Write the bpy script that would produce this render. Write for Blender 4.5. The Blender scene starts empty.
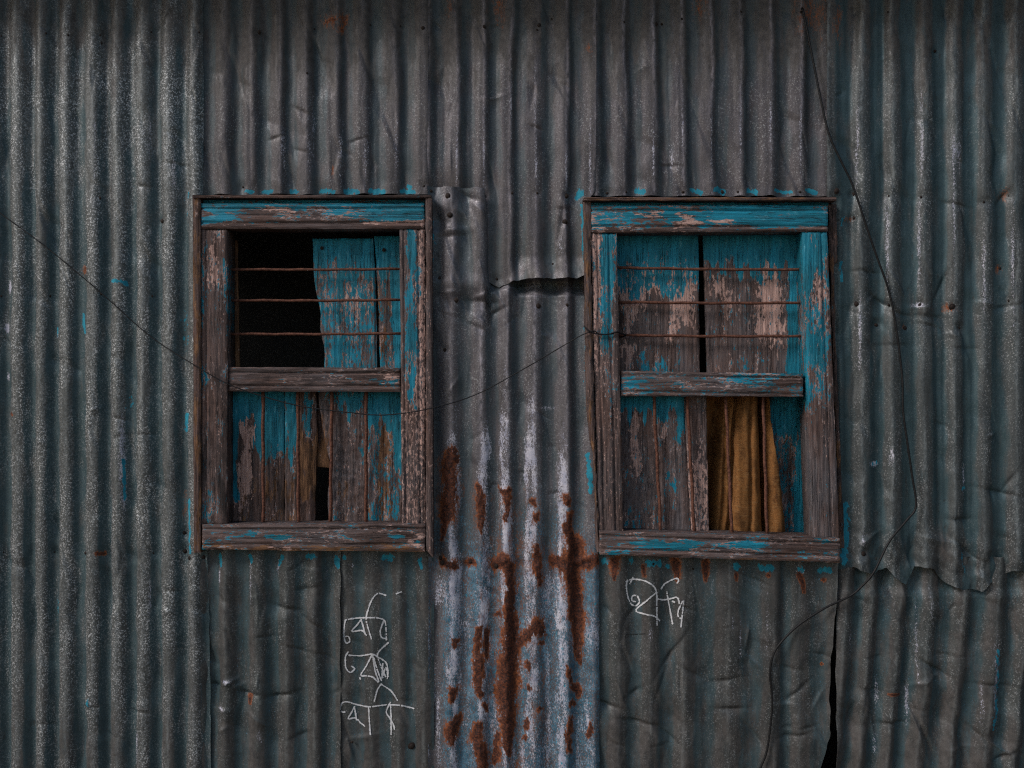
import bpy, math, random
import numpy as np
R = math.radians
# ------------------------------------------------------------------ camera, sky, sun, exposure
S = 0.003          # metres per photo pixel on the wall plane
D = 2.60           # camera to wall
ZC = 1.53          # camera height
sc = bpy.context.scene
C = sc.collection
cam_d = bpy.data.cameras.new('camera')
cam = bpy.data.objects.new('camera', cam_d)
C.objects.link(cam)
cam.location = (0, -D, ZC)
cam.rotation_euler = (R(90), 0, 0)
cam_d.sensor_width = 36
cam_d.lens = 36 * D / (1024 * S)
cam_d.clip_start = 0.05
cam_d.clip_end = 500
sc.camera = cam

SUN_AZ, SUN_EL = 60, 38      # degrees: to the left of the photographer, height
world = bpy.data.worlds.new("World")
sc.world = world
world.use_nodes = True
wn = world.node_tree.nodes
bg = wn['Background']
sky = wn.new('ShaderNodeTexSky')
sky.sky_type = 'NISHITA'
sky.sun_disc = False
sky.sun_elevation = R(SUN_EL)
sky.sun_rotation = R(180 + SUN_AZ)
sky.air_density = 1.3
sky.dust_density = 1.5
world.node_tree.links.new(sky.outputs[0], bg.inputs[0])
bg.inputs[1].default_value = 0.065
sun_d = bpy.data.lights.new('sun', 'SUN')
sun_d.energy = 1.5
sun_d.angle = R(18)
sun_d.color = (1.0, 0.95, 0.93)
sun = bpy.data.objects.new('sun', sun_d)
C.objects.link(sun)
from mathutils import Vector
sd = Vector((math.sin(R(SUN_AZ)) * math.cos(R(SUN_EL)), math.cos(R(SUN_AZ)) * math.cos(R(SUN_EL)), -math.sin(R(SUN_EL))))
sun.rotation_euler = sd.to_track_quat('-Z', 'Y').to_euler()
sun.location = (-3, -4, 5)
vs = sc.view_settings
vs.view_transform = 'Standard'
vs.look = 'None'
vs.gamma = 1
vs.use_curve_mapping = False
vs.exposure = 0.22
sc.cycles.use_denoising = False
sc.cycles.max_bounces = 3
sc.cycles.diffuse_bounces = 2
sc.cycles.glossy_bounces = 1
sc.cycles.filter_width = 1.2
sc.cycles.use_adaptive_sampling = True
sc.cycles.adaptive_threshold = 0.02

random.seed(4)
rng = np.random.RandomState(7)
# ------------------------------------------------------------------ noise
_tab = rng.rand(512, 512) * 2 - 1
def vnoise(x, y, seed=0):
    x = np.asarray(x, float) + seed * 37.31; y = np.asarray(y, float) + seed * 19.77
    xi = np.floor(x).astype(int); yi = np.floor(y).astype(int)
    fx = x - xi; fy = y - yi
    u = fx * fx * (3 - 2 * fx); v = fy * fy * (3 - 2 * fy)
    a = _tab[xi % 512, yi % 512]; b = _tab[(xi + 1) % 512, yi % 512]
    c = _tab[xi % 512, (yi + 1) % 512]; d = _tab[(xi + 1) % 512, (yi + 1) % 512]
    return (a * (1 - u) + b * u) * (1 - v) + (c * (1 - u) + d * u) * v
def facet(x, y, seed=0):
    "piecewise linear noise on triangles: sharp folds like beaten tin"
    x = np.asarray(x, float) + seed * 11.3; y = np.asarray(y, float) + seed * 23.9
    x, y = x * 0.9 + y * 0.3, y * 0.95 - x * 0.25
    xi = np.floor(x).astype(int); yi = np.floor(y).astype(int)
    fx = x - xi; fy = y - yi
    a = _tab[xi % 512, yi % 512]; b = _tab[(xi + 1) % 512, yi % 512]
    c = _tab[xi % 512, (yi + 1) % 512]; d = _tab[(xi + 1) % 512, (yi + 1) % 512]
    lo = a + (b - a) * fx + (d - b) * fy
    hi = a + (d - c) * fx + (c - a) * fy
    return np.where(fx > fy, lo, hi)
def fbm(x, y, seed=0, o=3):
    s = 0
    for i in range(o):
        s = s + vnoise(x * 2 ** i, y * 2 ** i, seed + i) / 2 ** i
    return s / 1.6
def sstep(a, b, x):
    t = np.clip((x - a) / (b - a), 0, 1)
    return t * t * (3 - 2 * t)
def caps(X, Y, chain):
    "soft field of a chain of (x, y, r): 1 at the core, 0.5 at radius r, 0 at 2r"
    out = np.zeros_like(X)
    if len(chain) == 1:
        chain = chain * 2
    for (x0, y0, r0), (x1, y1, r1) in zip(chain[:-1], chain[1:]):
        dx, dy = x1 - x0, y1 - y0
        L = dx * dx + dy * dy
        t = np.clip(((X - x0) * dx + (Y - y0) * dy) / L, 0, 1) if L > 0 else np.zeros_like(X)
        d = np.hypot(X - x0 - t * dx, Y - y0 - t * dy)
        out = np.maximum(out, np.clip(1 - 0.5 * d / (r0 + (r1 - r0) * t), 0, 1))
    return out
def ell(X, Y, cx, cy, rx, ry, v=1.0):
    return v * np.clip(1 - 0.5 * np.hypot((X - cx) / rx, (Y - cy) / ry), 0, 1)
def mx(*a):
    o = a[0]
    for b in a[1:]:
        o = np.maximum(o, b)
    return o

# ------------------------------------------------------------------ placing things
def W(px, py, h=0.0):
    "photo pixel + height in front of the wall -> world point at that true depth"
    k = S * (D - h) / D
    return Vector(((px - 512) * k, -h, ZC + (384 - py) * k))

def tag(o, label=None, cat=None, group=None, kind=None):
    if label: o['label'] = label
    if cat: o['category'] = cat
    if group: o['group'] = group
    if kind: o['kind'] = kind
    return o
def empty(name, loc, label, cat, group=None):
    o = bpy.data.objects.new(name, None)
    o.empty_display_size = 0.1
    o.location = loc
    C.objects.link(o)
    return tag(o, label, cat, group)
def link_mesh(name, V, F, mat, parent=None, origin=None, smooth=True, masks=None):
    "V world coordinates; the object's origin goes to origin (or the parent's)"
    V = np.asarray(V, float)
    if origin is None:
        origin = Vector((V[:, 0].mean(), V[:, 1].mean(), V[:, 2].min()))
    origin = Vector(origin)
    me = bpy.data.meshes.new(name)
    me.from_pydata((V - np.array(origin)).tolist(), [], F if isinstance(F, list) else F.tolist())
    if smooth:
        me.polygons.foreach_set('use_smooth', np.ones(len(me.polygons), bool))
    if masks is not None:
        for nm, m in masks.items():
            at = me.color_attributes.new(nm, 'FLOAT_COLOR', 'POINT')
            at.data.foreach_set('color', np.ascontiguousarray(m, np.float32).ravel())
    me.materials.append(mat)
    me.update()
    o = bpy.data.objects.new(name, me)
    C.objects.link(o)
    if parent:
        o.parent = parent
        o.location = origin - world_loc(parent)
    else:
        o.location = origin
    return o
def world_loc(o):
    v = Vector(o.location)
    while o.parent:
        o = o.parent
        v = v + Vector(o.location)
    return v

def patch(name, xl, xr, yt, yb, hf, mat, mf=None, h0=0.0, step=(1.0, 2.0), lip=0.002, parent=None, back=False, sharp=False):
    """a surface in photo pixels between four edge functions, relief hf(X, Y) metres in front of h0.
    The rim is turned back by lip so the piece has its thickness."""
    f = lambda g: g if callable(g) else (lambda v, g=g: np.full_like(np.asarray(v, float), g))
    xl, xr, yt, yb = map(f, (xl, xr, yt, yb))
    ys = np.array([float(yt(np.array([500.]))[0]), float(yb(np.array([500.]))[0])])
    xs = np.array([float(xl(ys)[0]), float(xr(ys)[0])])
    xm = np.array([xs.mean()])
    y0, y1 = float(yt(xm)[0]), float(yb(xm)[0])
    nx = max(3, int(abs(xs[1] - xs[0]) / step[0]) + 1); ny = max(3, int(abs(y1 - y0) / step[1]) + 1)
    s = np.linspace(0, 1, nx); t = np.linspace(0, 1, ny)
    s, t = np.meshgrid(s, t)
    Y = y0 + (y1 - y0) * t
    X = xs[0] + (xs[1] - xs[0]) * s
    for _ in range(4):
        X = xl(Y) + (xr(Y) - xl(Y)) * s
        Y = yt(X) + (yb(X) - yt(X)) * t
    H = hf(X, Y)
    k = S * (D - h0) / D
    V = np.stack([(X - 512) * k, -(h0 + H), ZC + (384 - Y) * k], -1)
    idx = np.arange(nx * ny).reshape(ny, nx)
    F = np.stack([idx[:-1, :-1], idx[1:, :-1], idx[1:, 1:], idx[:-1, 1:]], -1).reshape(-1, 4)
    ring = np.concatenate([idx[0, :-1], idx[:-1, -1], idx[-1, :0:-1], idx[:0:-1, 0]])
    V = V.reshape(-1, 3)
    n0 = len(V)
    RV = V[ring].copy()
    RV1 = V[ring].copy()
    if back:
        RV[:, 1] = -(h0 - lip)
    else:
        RV[:, 1] += lip
    V2 = np.concatenate([V, RV1, RV])      # duplicated rim keeps the edge crisp
    m = len(ring)
    a = n0 + np.arange(m); b = n0 + (np.arange(m) + 1) % m
    F2 = np.stack([a, b, b + m, a + m], -1)
    Fl = F.tolist() + F2.tolist()
    if back:
        Fl.append([int(v) for v in (n0 + m + np.arange(m))])
    masks = None
    if mf:
        M = mf(X, Y)
        masks = {}
        for nm, ch in M.items():
            A = np.zeros((ny * nx, 4)); A[:, 3] = 1
            for i, c in enumerate(ch):
                A[:, i] = np.broadcast_to(c, X.shape).ravel()
            masks[nm] = np.concatenate([A, A[ring], A[ring]])
    o = link_mesh(name, V2, Fl, mat, parent, masks=masks)
    return o

def tube(name, pts, r, mat, parent=None, n=8, res=None, masks=None):
    pts = [Vector(p) for p in pts]
    if res:   # catmull-rom
        P = [pts[0]] + pts + [pts[-1]]
        out = []
        for i in range(1, len(P) - 2):
            p0, p1, p2, p3 = P[i - 1:i + 3]
            for j in range(res):
                t = j / res
                out.append(0.5 * ((2 * p1) + (p2 - p0) * t + (2 * p0 - 5 * p1 + 4 * p2 - p3) * t * t + (3 * p1 - p0 - 3 * p2 + p3) * t ** 3))
        out.append(pts[-1])
        pts = out
    V, F = [], []
    up = Vector((0, 1, 0.02)).normalized()
    for i, p in enumerate(pts):
        d = (pts[min(i + 1, len(pts) - 1)] - pts[max(i - 1, 0)]).normalized()
        a = d.cross(up).normalized(); b = d.cross(a).normalized()
        rr = r(i / (len(pts) - 1)) if callable(r) else r
        for j in range(n):
            q = 2 * math.pi * j / n
            V.append(p + a * (math.cos(q) * rr) + b * (math.sin(q) * rr))
    for i in range(len(pts) - 1):
        for j in range(n):
            F.append([i * n + j, i * n + (j + 1) % n, (i + 1) * n + (j + 1) % n, (i + 1) * n + j])
    F.append(list(range(n))[::-1]); F.append([(len(pts) - 1) * n + j for j in range(n)])
    return link_mesh(name, [tuple(v) for v in V], F, mat, parent)

# ------------------------------------------------------------------ materials
class NT:
    def __init__(s, name):
        s.m = bpy.data.materials.new(name); s.m.use_nodes = True
        s.t = s.m.node_tree; s.n = s.t.nodes
        s.b = s.n['Principled BSDF']
    def link(s, a, b): s.t.links.new(a, b)
    def coord(s, scale=(1, 1, 1), off=(0, 0, 0)):
        g = s.n.new('ShaderNodeNewGeometry'); m = s.n.new('ShaderNodeMapping')
        tc = s.n.new('ShaderNodeTexCoord')
        m.inputs['Scale'].default_value = scale; m.inputs['Location'].default_value = off
        s.link(tc.outputs['Object'], m.inputs['Vector'])
        s.n.remove(g)
        return m.outputs[0]
    def noise(s, vec, scale, det=3, rough=0.55, dist=0):
        n = s.n.new('ShaderNodeTexNoise')
        n.inputs['Scale'].default_value = scale; n.inputs['Detail'].default_value = det
        n.inputs['Roughness'].default_value = rough; n.inputs['Distortion'].default_value = dist
        s.link(vec, n.inputs['Vector'])
        return n.outputs[0]
    def vor(s, vec, scale):
        n = s.n.new('ShaderNodeTexVoronoi')
        n.inputs['Scale'].default_value = scale
        s.link(vec, n.inputs['Vector'])
        sp = s.n.new('ShaderNodeSeparateColor'); s.link(n.outputs['Color'], sp.inputs[0])
        return sp.outputs[0], n.outputs['Distance']
    def ramp(s, v, a, b, lo=0.0, hi=1.0, smooth=False):
        n = s.n.new('ShaderNodeMapRange')
        if smooth: n.interpolation_type = 'SMOOTHSTEP'
        n.inputs['From Min'].default_value = a; n.inputs['From Max'].default_value = b
        n.inputs['To Min'].default_value = lo; n.inputs['To Max'].default_value = hi
        s.link(v, n.inputs['Value'])
        return n.outputs[0]
    def math(s, op, a, b=None):
        n = s.n.new('ShaderNodeMath'); n.operation = op
        for i, v in enumerate((a, b)):
            if v is None: continue
            if isinstance(v, (int, float)): n.inputs[i].default_value = v
            else: s.link(v, n.inputs[i])
        return n.outputs[0]
    def mix(s, f, a, b, mode='MIX'):
        n = s.n.new('ShaderNodeMix'); n.data_type = 'RGBA'; n.blend_type = mode
        if isinstance(f, (int, float)): n.inputs[0].default_value = f
        else: s.link(f, n.inputs[0])
        for i, v in ((6, a), (7, b)):
            if isinstance(v, tuple): n.inputs[i].default_value = (*v, 1)
            else: s.link(v, n.inputs[i])
        return n.outputs[2]
    def attr(s, name):
        n = s.n.new('ShaderNodeAttribute'); n.attribute_name = name
        sp = s.n.new('ShaderNodeSeparateColor'); s.link(n.outputs['Color'], sp.inputs[0])
        return sp.outputs
    def thr(s, mask, noise, soft=0.04, wide=True):
        if wide: noise = s.ramp(noise, .27, .73, .09, 1.0)
        return s.ramp(s.math('SUBTRACT', mask, noise), -soft, soft)
    def bump(s, h, dist, strength=1.0, prev=None):
        n = s.n.new('ShaderNodeBump'); n.inputs['Distance'].default_value = dist; n.inputs['Strength'].default_value = strength
        s.link(h, n.inputs['Height'])
        if prev is not None: s.link(prev, n.inputs['Normal'])
        return n.outputs[0]
    def out(s, col=None, rough=None, metal=None, normal=None, spec=None):
        for nm, v in (('Base Color', col), ('Roughness', rough), ('Metallic', metal), ('Normal', normal), ('Specular IOR Level', spec)):
            if v is None: continue
            i = s.b.inputs[nm]
            if isinstance(v, tuple): i.default_value = (*v, 1)
            elif isinstance(v, (int, float)): i.default_value = v
            else: s.link(v, i)
        return s.m

def metal_mat(name, seed, dark=1.0, speck=1.0, teal=1.0, tint=(1, 1, 1), crest_glint=.75):
    """weathered galvanised sheet. layers A: r rust, g white zinc bloom and painted ridge glints, b teal paint;
    layers B: r teal shade painted into the pans, g dirt, brown tones and painted lit patch, b pale blue bloom"""
    k = NT(name)
    v = k.coord((1, 1, 1), (seed * 3.1, 0, seed * 1.7))
    vs_ = k.coord((1, 1, 0.045), (seed * 5.1, 0, seed))
    vm = k.coord((1, 1, 0.35), (seed * 2.1, 0, seed))
    A = k.attr('A'); B = k.attr('B'); L = k.attr('L')
    g = lambda x: tuple(dark * .86 * c * t for c, t in zip(x, tint))
    big = k.noise(v, 3.2, 4)
    col = k.mix(k.ramp(big, .3, .7), g((.150, .152, .160)), g((.240, .240, .250)))
    streak = k.noise(vs_, 90, 3, .6)
    col = k.mix(k.ramp(streak, .35, .7, 0, .55), col, g((.105, .105, .112)))
    broad = k.noise(k.coord((1, 1, .06), (seed * 2.3, 3, seed)), 30, 4, .6)
    col = k.mix(k.ramp(broad, .5, .72, 0, .6), col, (.070, .062, .060))
    col = k.mix(k.ramp(broad, .42, .28, 0, .5), col, g((.32, .32, .335)))
    # zinc spangle
    cell, dd = k.vor(v, 260)
    col = k.mix(k.ramp(cell, .2, .8, 0, .8 * speck), col, g((.11, .108, .107)))
    cell2, _ = k.vor(k.coord((1, 1, .8), (seed, 2, 5)), 430)
    spots = k.math('MULTIPLY', k.ramp(cell2, .90 - .12 * speck, 1.0 - .08 * speck), k.ramp(k.noise(vm, 16, 3), .33, .62))
    col = k.mix(k.math('MULTIPLY', spots, .75 * speck), col, (.62, .63, .64))
    # dirt, brown tones and the painted lit patch
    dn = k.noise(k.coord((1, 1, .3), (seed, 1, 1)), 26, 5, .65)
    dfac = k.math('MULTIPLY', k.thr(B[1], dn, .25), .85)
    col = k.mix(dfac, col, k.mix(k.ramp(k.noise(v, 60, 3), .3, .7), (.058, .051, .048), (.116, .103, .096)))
    # teal shadow tint painted into the pans
    wn_ = k.noise(k.coord((1, 1, .22), (seed, 4, 1)), 34, 4, .6)
    wf = k.thr(B[0], wn_, .22)
    col = k.mix(k.math('MULTIPLY', wf, .8 * teal), col, k.mix(k.ramp(k.noise(v, 20, 3), .3, .7), (.030, .076, .088), (.055, .115, .138)))
    cl_ = k.math('MULTIPLY', k.math('MULTIPLY', L[0], k.ramp(k.noise(vm, 120, 3, .7), .36, .60)), crest_glint)
    col = k.mix(cl_, col, g((.60, .59, .61)))  # bright glint painted along the ridge tops
    # dark grime spots
    gs = k.ramp(k.noise(vm, 70, 4, .65), .63, .70)
    col = k.mix(k.math('MULTIPLY', gs, .55), col, (.045, .042, .040))
    # bloom, and glints painted in the white layer
    bn = k.noise(k.coord((1, 1, .5), (seed, 7, 1)), 280, 3, .82)
    bf = k.thr(B[2], bn, .05)
    col = k.mix(k.math('MULTIPLY', bf, .85), col, k.mix(k.ramp(k.noise(v, 45, 2), .35, .65), (.03, .15, .235), (.17, .36, .50)))
    wn2 = k.math('ADD', k.math('MULTIPLY', k.noise(k.coord((1, 1, .55), (seed, 9, 1)), 300, 3, .85), .75), k.math('MULTIPLY', k.noise(k.coord((1, 1, .25), (seed, 9, 9)), 80, 3, .6), .25))
    wf2 = k.thr(A[1], wn2, .06)
    col = k.mix(k.math('MULTIPLY', wf2, .9), col, k.mix(k.ramp(k.noise(v, 40, 2), .3, .7), (.42, .43, .55), (.78, .75, .82)))
    # teal paint splashes
    pn = k.noise(k.coord((1, 1, .6), (seed, 3, 8)), 95, 4, .65)
    pf = k.thr(A[2], pn, .04)
    col = k.mix(pf, col, k.mix(k.ramp(k.noise(v, 50, 2), .3, .7), (.010, .20, .30), (.03, .34, .46)))
    # rust
    rn = k.math('ADD', k.math('MULTIPLY', k.noise(k.coord((1, 1, .35), (seed, 8, 3)), 60, 3, .65), .5), k.math('MULTIPLY', k.noise(k.coord((1, 1, .5), (seed, 8, 5)), 260, 3, .7), .5))
    rn = k.ramp(rn, .34, .66, .09, 1.0)
    rf = k.thr(k.ramp(A[0], .22, .78), rn, .05, False)
    halo = k.math('MULTIPLY', k.thr(k.math('ADD', A[0], .14), rn, .12, False), k.ramp(A[0], .02, .12))
    rc = k.mix(k.ramp(k.noise(v, 120, 4, .7), .36, .64), (.085, .024, .012), (.46, .135, .040))
    rc = k.mix(k.ramp(A[0], .48, .76), rc, k.mix(k.ramp(k.noise(v, 200, 3), .4, .7), (.032, .012, .009), (.19, .052, .020)))
    col = k.mix(k.math('MULTIPLY', halo, .6), col, (.27, .10, .045))
    col = k.mix(rf, col, rc)
    fine = k.noise(v, 420, 3, .6)
    bh = k.math('ADD', k.math('MULTIPLY', fine, .5), k.math('MULTIPLY', cell, .35))
    n1 = k.bump(bh, .0006, .55)
    n2 = k.bump(k.noise(vm, 38, 4, .6), .004, .35, n1)
    n3 = n2
    nonmet = k.math('MAXIMUM', k.math('MAXIMUM', rf, dfac), k.math('MAXIMUM', wf2, pf))
    met = k.math('MULTIPLY', k.math('SUBTRACT', 1.0, nonmet), .30)
    ro = k.ramp(k.math('ADD', fine, k.math('MULTIPLY', cell, .3)), .3, 1.0, .34, .62)
    ro = k.math('MAXIMUM', ro, k.math('MULTIPLY', nonmet, .8))
    return k.out(col, ro, met, n3, .45)

def wood_mat(name, axis, seed=0):
    "axis 0: grain along x, 2: along z. W: r pink primer, g ochre rot, b teal paint; X: r greyness, g darkness of grime"
    k = NT(name)
    def gr(q, st):
        s_ = [1, 1, 1]; s_[axis] = st
        return k.coord(tuple(s_), (seed * 1.3 + q, q, seed * .7))
    A0 = k.attr('W'); B = k.attr('X')
    A = [k.ramp(A0[0], .30, .80, .0, .95), A0[1], k.ramp(A0[2], .19, .80, .04, 1.0)]
    fine = k.noise(gr(1, .05), 420, 4, .65, .3)
    mid = k.noise(gr(2, .045), 95, 4, .6, .8)
    blot = k.noise(gr(3, .35), 14, 3)
    col = k.mix(k.ramp(mid, .32, .68), (.036, .018, .013), (.205, .118, .094))
    col = k.mix(k.ramp(fine, .50, .75, 0, .6), col, (.26, .20, .195))
    col = k.mix(k.math('MULTIPLY', B[0], k.ramp(blot, .35, .65, .1, .85)), col, k.mix(k.ramp(fine, .35, .65), (.10, .10, .112), (.25, .245, .26)))
    col = k.mix(k.ramp(blot, .55, .8, 0, .5), col, (.06, .055, .065))
    # ochre rotten wood
    on = k.noise(gr(4, .22), 60, 5, .7)
    of = k.thr(A[1], on, .08)
    col = k.mix(of, col, k.mix(k.ramp(k.noise(gr(5, .12), 150, 4, .7), .35, .66), (.075, .034, .018), (.33, .17, .085)))
    # primer and paint
    flake = k.noise(gr(7, .42), 150, 4, .72)
    pn = k.math('ADD', k.math('MULTIPLY', k.noise(gr(8, .26), 50, 4, .7, .4), .5), k.math('MULTIPLY', k.noise(gr(6, .30), 230, 3, .65), .5))
    pn = k.ramp(pn, .36, .64, .09, 1.0)
    dp = k.math('SUBTRACT', A[2], pn)
    prim2 = k.math('MULTIPLY', k.ramp(dp, -.16, -.10), k.math('SUBTRACT', 1.0, k.ramp(dp, 0, .02)))
    prim = k.math('MAXIMUM', k.thr(k.math('SUBTRACT', A[0], .0), flake, .03), k.math('MULTIPLY', prim2, k.ramp(k.noise(gr(9, .3), 40, 3), .48, .62)))
    col = k.mix(k.math('MULTIPLY', prim, .92), col, k.mix(k.ramp(fine, .3, .7), (.34, .18, .145), (.86, .58, .50)))
    pf = k.ramp(dp, -.05, .05)
    pc = k.mix(k.ramp(k.noise(gr(11, .2), 30, 4), .3, .7), (.008, .150, .205), (.014, .31, .46))
    pc = k.mix(k.ramp(k.noise(gr(12, .08), 260, 3), .52, .75, 0, .6), pc, (.03, .10, .13))
    pc = k.mix(k.ramp(k.noise(gr(13, .3), 70, 4), .62, .72, 0, .7), pc, (.12, .45, .58))
    col = k.mix(pf, col, pc)
    # open cracks and grime
    cr = k.noise(gr(14, .018), 170, 3, .55, 1.2)
    ca = k.ramp(k.math('ABSOLUTE', k.math('SUBTRACT', cr, .5)), .0, .014, 1, 0)
    cmask = k.math('MULTIPLY', ca, k.ramp(k.noise(gr(15, .3), 22, 2), .44, .56))
    col = k.mix(k.math('MULTIPLY', cmask, .9), col, (.012, .009, .008))
    gn = k.noise(gr(16, .3), 32, 4, .65)
    col = k.mix(k.math('MULTIPLY', k.thr(B[1], gn, .15), .75), col, (.022, .018, .018))
    h = k.math('ADD', k.math('MULTIPLY', mid, .6), k.math('MULTIPLY', fine, .4))
    h = k.math('SUBTRACT', h, k.math('MULTIPLY', cmask, .9))
    n = k.bump(h, .0045, .85)
    ro = k.math('SUBTRACT', .85, k.math('MULTIPLY', pf, .25))
    return k.out(col, ro, 0, n, .35)

def simple(name, c0, c1, scale=40, rough=.8, metal=0, st=(1, 1, 1), bump=.001, spec=.4):
    k = NT(name)
    v = k.coord(st)
    n = k.noise(v, scale, 4, .65)
    return k.out(k.mix(k.ramp(n, .35, .65), c0, c1), rough, metal, k.bump(n, bump, .7), spec)

M = dict(
    metA=metal_mat('galvanised_left', 1, 1.06, 1.4, .9, (.96, 1.03, 1.0), .35),
    metB=metal_mat('galvanised_upper', 2, .64, .45, .55, (1.08, .97, .99), .5),
    metC=metal_mat('galvanised_centre', 3, .66, .5, .5, (1.08, .97, 1.01), .9),
    metD=metal_mat('galvanised_rusted', 4, .98, .6, .6, (1.07, .98, 1.03), .8),
    metE=metal_mat('galvanised_grimy', 5, .66, .7, .8, (.93, 1.03, .98), .4),
    metF=metal_mat('galvanised_beaten', 6, .62, .65, .7, (.95, 1.02, .97), .4),
    metG=metal_mat('galvanised_right', 7, .66, .6, .9, (.93, 1.04, 1.02), .8),
    metH=metal_mat('galvanised_torn', 8, .64, .7, .9, (.93, 1.04, 1.0), .4),
    woodV=wood_mat('weathered_wood_upright', 2, 1),
    woodH=wood_mat('weathered_wood_level', 0, 2),
    bar=simple('rusty_bar', (.07, .026, .017), (.23, .095, .06), 160, .85, .1),
    screw=simple('old_screw', (.012, .010, .010), (.05, .03, .022), 300, .7, .3),
    wire=simple('dark_wire', (.006, .006, .007), (.018, .017, .018), 120, .55, .2),
    chalk=simple('white_chalk', (.62, .62, .64), (.85, .84, .85), 500, .95),
    ink=simple('black_mark', (.015, .015, .015), (.03, .03, .03), 300, .9),
    room=simple('dark_board', (.05, .05, .05), (.07, .068, .066), 12, .95),  # even dark tone for the room shell
    earth=simple('packed_earth', (.10, .08, .06), (.17, .135, .10), 5, .95, 0, (1, 1, 1), .02),
)
def cloth_mat():
    k = NT('ochre_sacking')
    v = k.coord()
    weave = k.noise(k.coord((1, 1, 3)), 260, 3, .6)
    blot = k.noise(k.coord((1, 1, .5), (3, 1, 1)), 22, 5, .7)
    col = k.mix(k.ramp(weave, .3, .7), (.16, .066, .024), (.40, .185, .062))
    col = k.mix(k.ramp(blot, .50, .66, 0, .75), col, (.05, .024, .014))
    band = k.noise(k.coord((.25, 1, 4)), 60, 3, .5)
    col = k.mix(k.ramp(band, .5, .7, 0, .5), col, (.33, .19, .085))
    return k.out(col, .95, 0, k.bump(weave, .0012, .8), .1)
M['cloth'] = cloth_mat()

# ------------------------------------------------------------------ setting
def quad(name, pts, mat, kind='structure', sub=1):
    o = link_mesh(name, pts, [[0, 1, 2, 3]], mat, smooth=False)
    o['kind'] = kind
    return o
quad('ground', [(-60, -60, 0), (60, -60, 0), (60, 60, 0), (-60, 60, 0)], M['earth'])
# the unlit room behind the openings: one closed shell, open only towards the tin wall
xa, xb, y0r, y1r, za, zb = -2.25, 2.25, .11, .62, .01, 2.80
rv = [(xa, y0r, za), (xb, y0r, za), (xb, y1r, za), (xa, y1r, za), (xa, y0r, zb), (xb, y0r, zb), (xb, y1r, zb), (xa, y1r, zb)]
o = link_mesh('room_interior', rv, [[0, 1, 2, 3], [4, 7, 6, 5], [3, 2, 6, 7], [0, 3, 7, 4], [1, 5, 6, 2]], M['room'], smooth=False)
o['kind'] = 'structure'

# ------------------------------------------------------------------ corrugated sheets
class Rid(list):
    "ridge lines; vf = where the pan lies between one ridge and the next (0.5 = middle)"
    def __init__(s, v, vf): super().__init__(v); s.vf = vf
def corr(X, Y, cs, amp=.0085, bias=.15, k=1.4, slant=0.0, seed=0, wob=1.2):
    vf = getattr(cs, 'vf', .5)
    cs = np.array(cs, float)
    n = len(cs)
    Xs = X - slant * (Y - 600) + wob * vnoise(Y / 70., X / 60., seed) + .5 * wob * vnoise(Y / 23., X / 18., seed + 3)
    ph = np.interp(Xs, cs, np.arange(n))
    p0, p1 = cs[1] - cs[0], cs[-1] - cs[-2]
    ph = np.where(Xs < cs[0], (Xs - cs[0]) / p0, ph)
    ph = np.where(Xs > cs[-1], n - 1 + (Xs - cs[-1]) / p1, ph)
    i0 = np.floor(ph).astype(int)
    u = ph - i0
    rnd = _tab[(i0 * 7 + seed * 13) % 512, 3]; rnd2 = _tab[(i0 * 5 + seed * 11) % 512, 9]; rnd3 = _tab[(np.round(ph).astype(int) * 3 + seed * 17) % 512, 21]
    v = np.clip(vf + .10 * rnd + .05 * vnoise(Y / 80., ph * 0 + seed, 5), .2, .8)      # where the pan bottoms out, uneven from rib to rib
    t = np.where(u < v, u / v, (1 - u) / (1 - v))            # 0 on the ridge, 1 in the pan
    tri = 1 - 2 * t
    c = .45 * np.cos(np.pi * t) + .55 * np.clip(tri * 1.12, -.9, 1.2) + bias
    pan = np.clip((t - .62) / .38, 0, 1)
    c = c + .22 * rnd2 * pan
    a = amp * (1 + .16 * vnoise(X / 40., Y / 55., seed + 9) + .16 * rnd3 * (1 - pan))
    rib = .0009 * facet(X / 5.5, Y / 160., seed + 31) * wob
    return a * np.tanh(k * .8 * c) / np.tanh(k) + rib
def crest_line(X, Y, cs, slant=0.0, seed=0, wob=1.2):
    "the rubbed top line of each ridge, its glint painted as colour"
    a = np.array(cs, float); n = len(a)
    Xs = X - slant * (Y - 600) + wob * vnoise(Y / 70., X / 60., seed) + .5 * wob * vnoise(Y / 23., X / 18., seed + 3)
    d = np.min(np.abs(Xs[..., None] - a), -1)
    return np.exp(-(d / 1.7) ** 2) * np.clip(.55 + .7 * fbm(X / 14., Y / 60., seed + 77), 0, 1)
def crease(X, Y, x, y, L, ang, d, w=3.0):
    ca, sa = math.cos(R(ang)), math.sin(R(ang))
    u = (X - x) * ca + (Y - y) * sa
    v = -(X - x) * sa + (Y - y) * ca
    prof = np.where(v > 0, np.exp(-np.abs(v) / (w * 1.7)), np.exp(-np.abs(v) / (w * .45)))
    return d * prof * np.exp(-(u / L) ** 2)
def dimples(X, Y, pts, depth=.003, r=5.0):
    h = np.zeros_like(X)
    for p in pts:
        h -= depth * np.exp(-((X - p[0]) ** 2 + (Y - p[1]) ** 2) / (r * r)) * (.5 + (hash(p) % 10) / 10)
    return h
def pans(X, Y, cs, slant=0.0, k=2.5):
    "1 in the pans between ridges, 0 on the crests"
    c = corr(X, Y, cs, 1.0, 0, k, slant, 0, 0)
    return np.clip(.5 - .62 * c, 0, 1)

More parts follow.
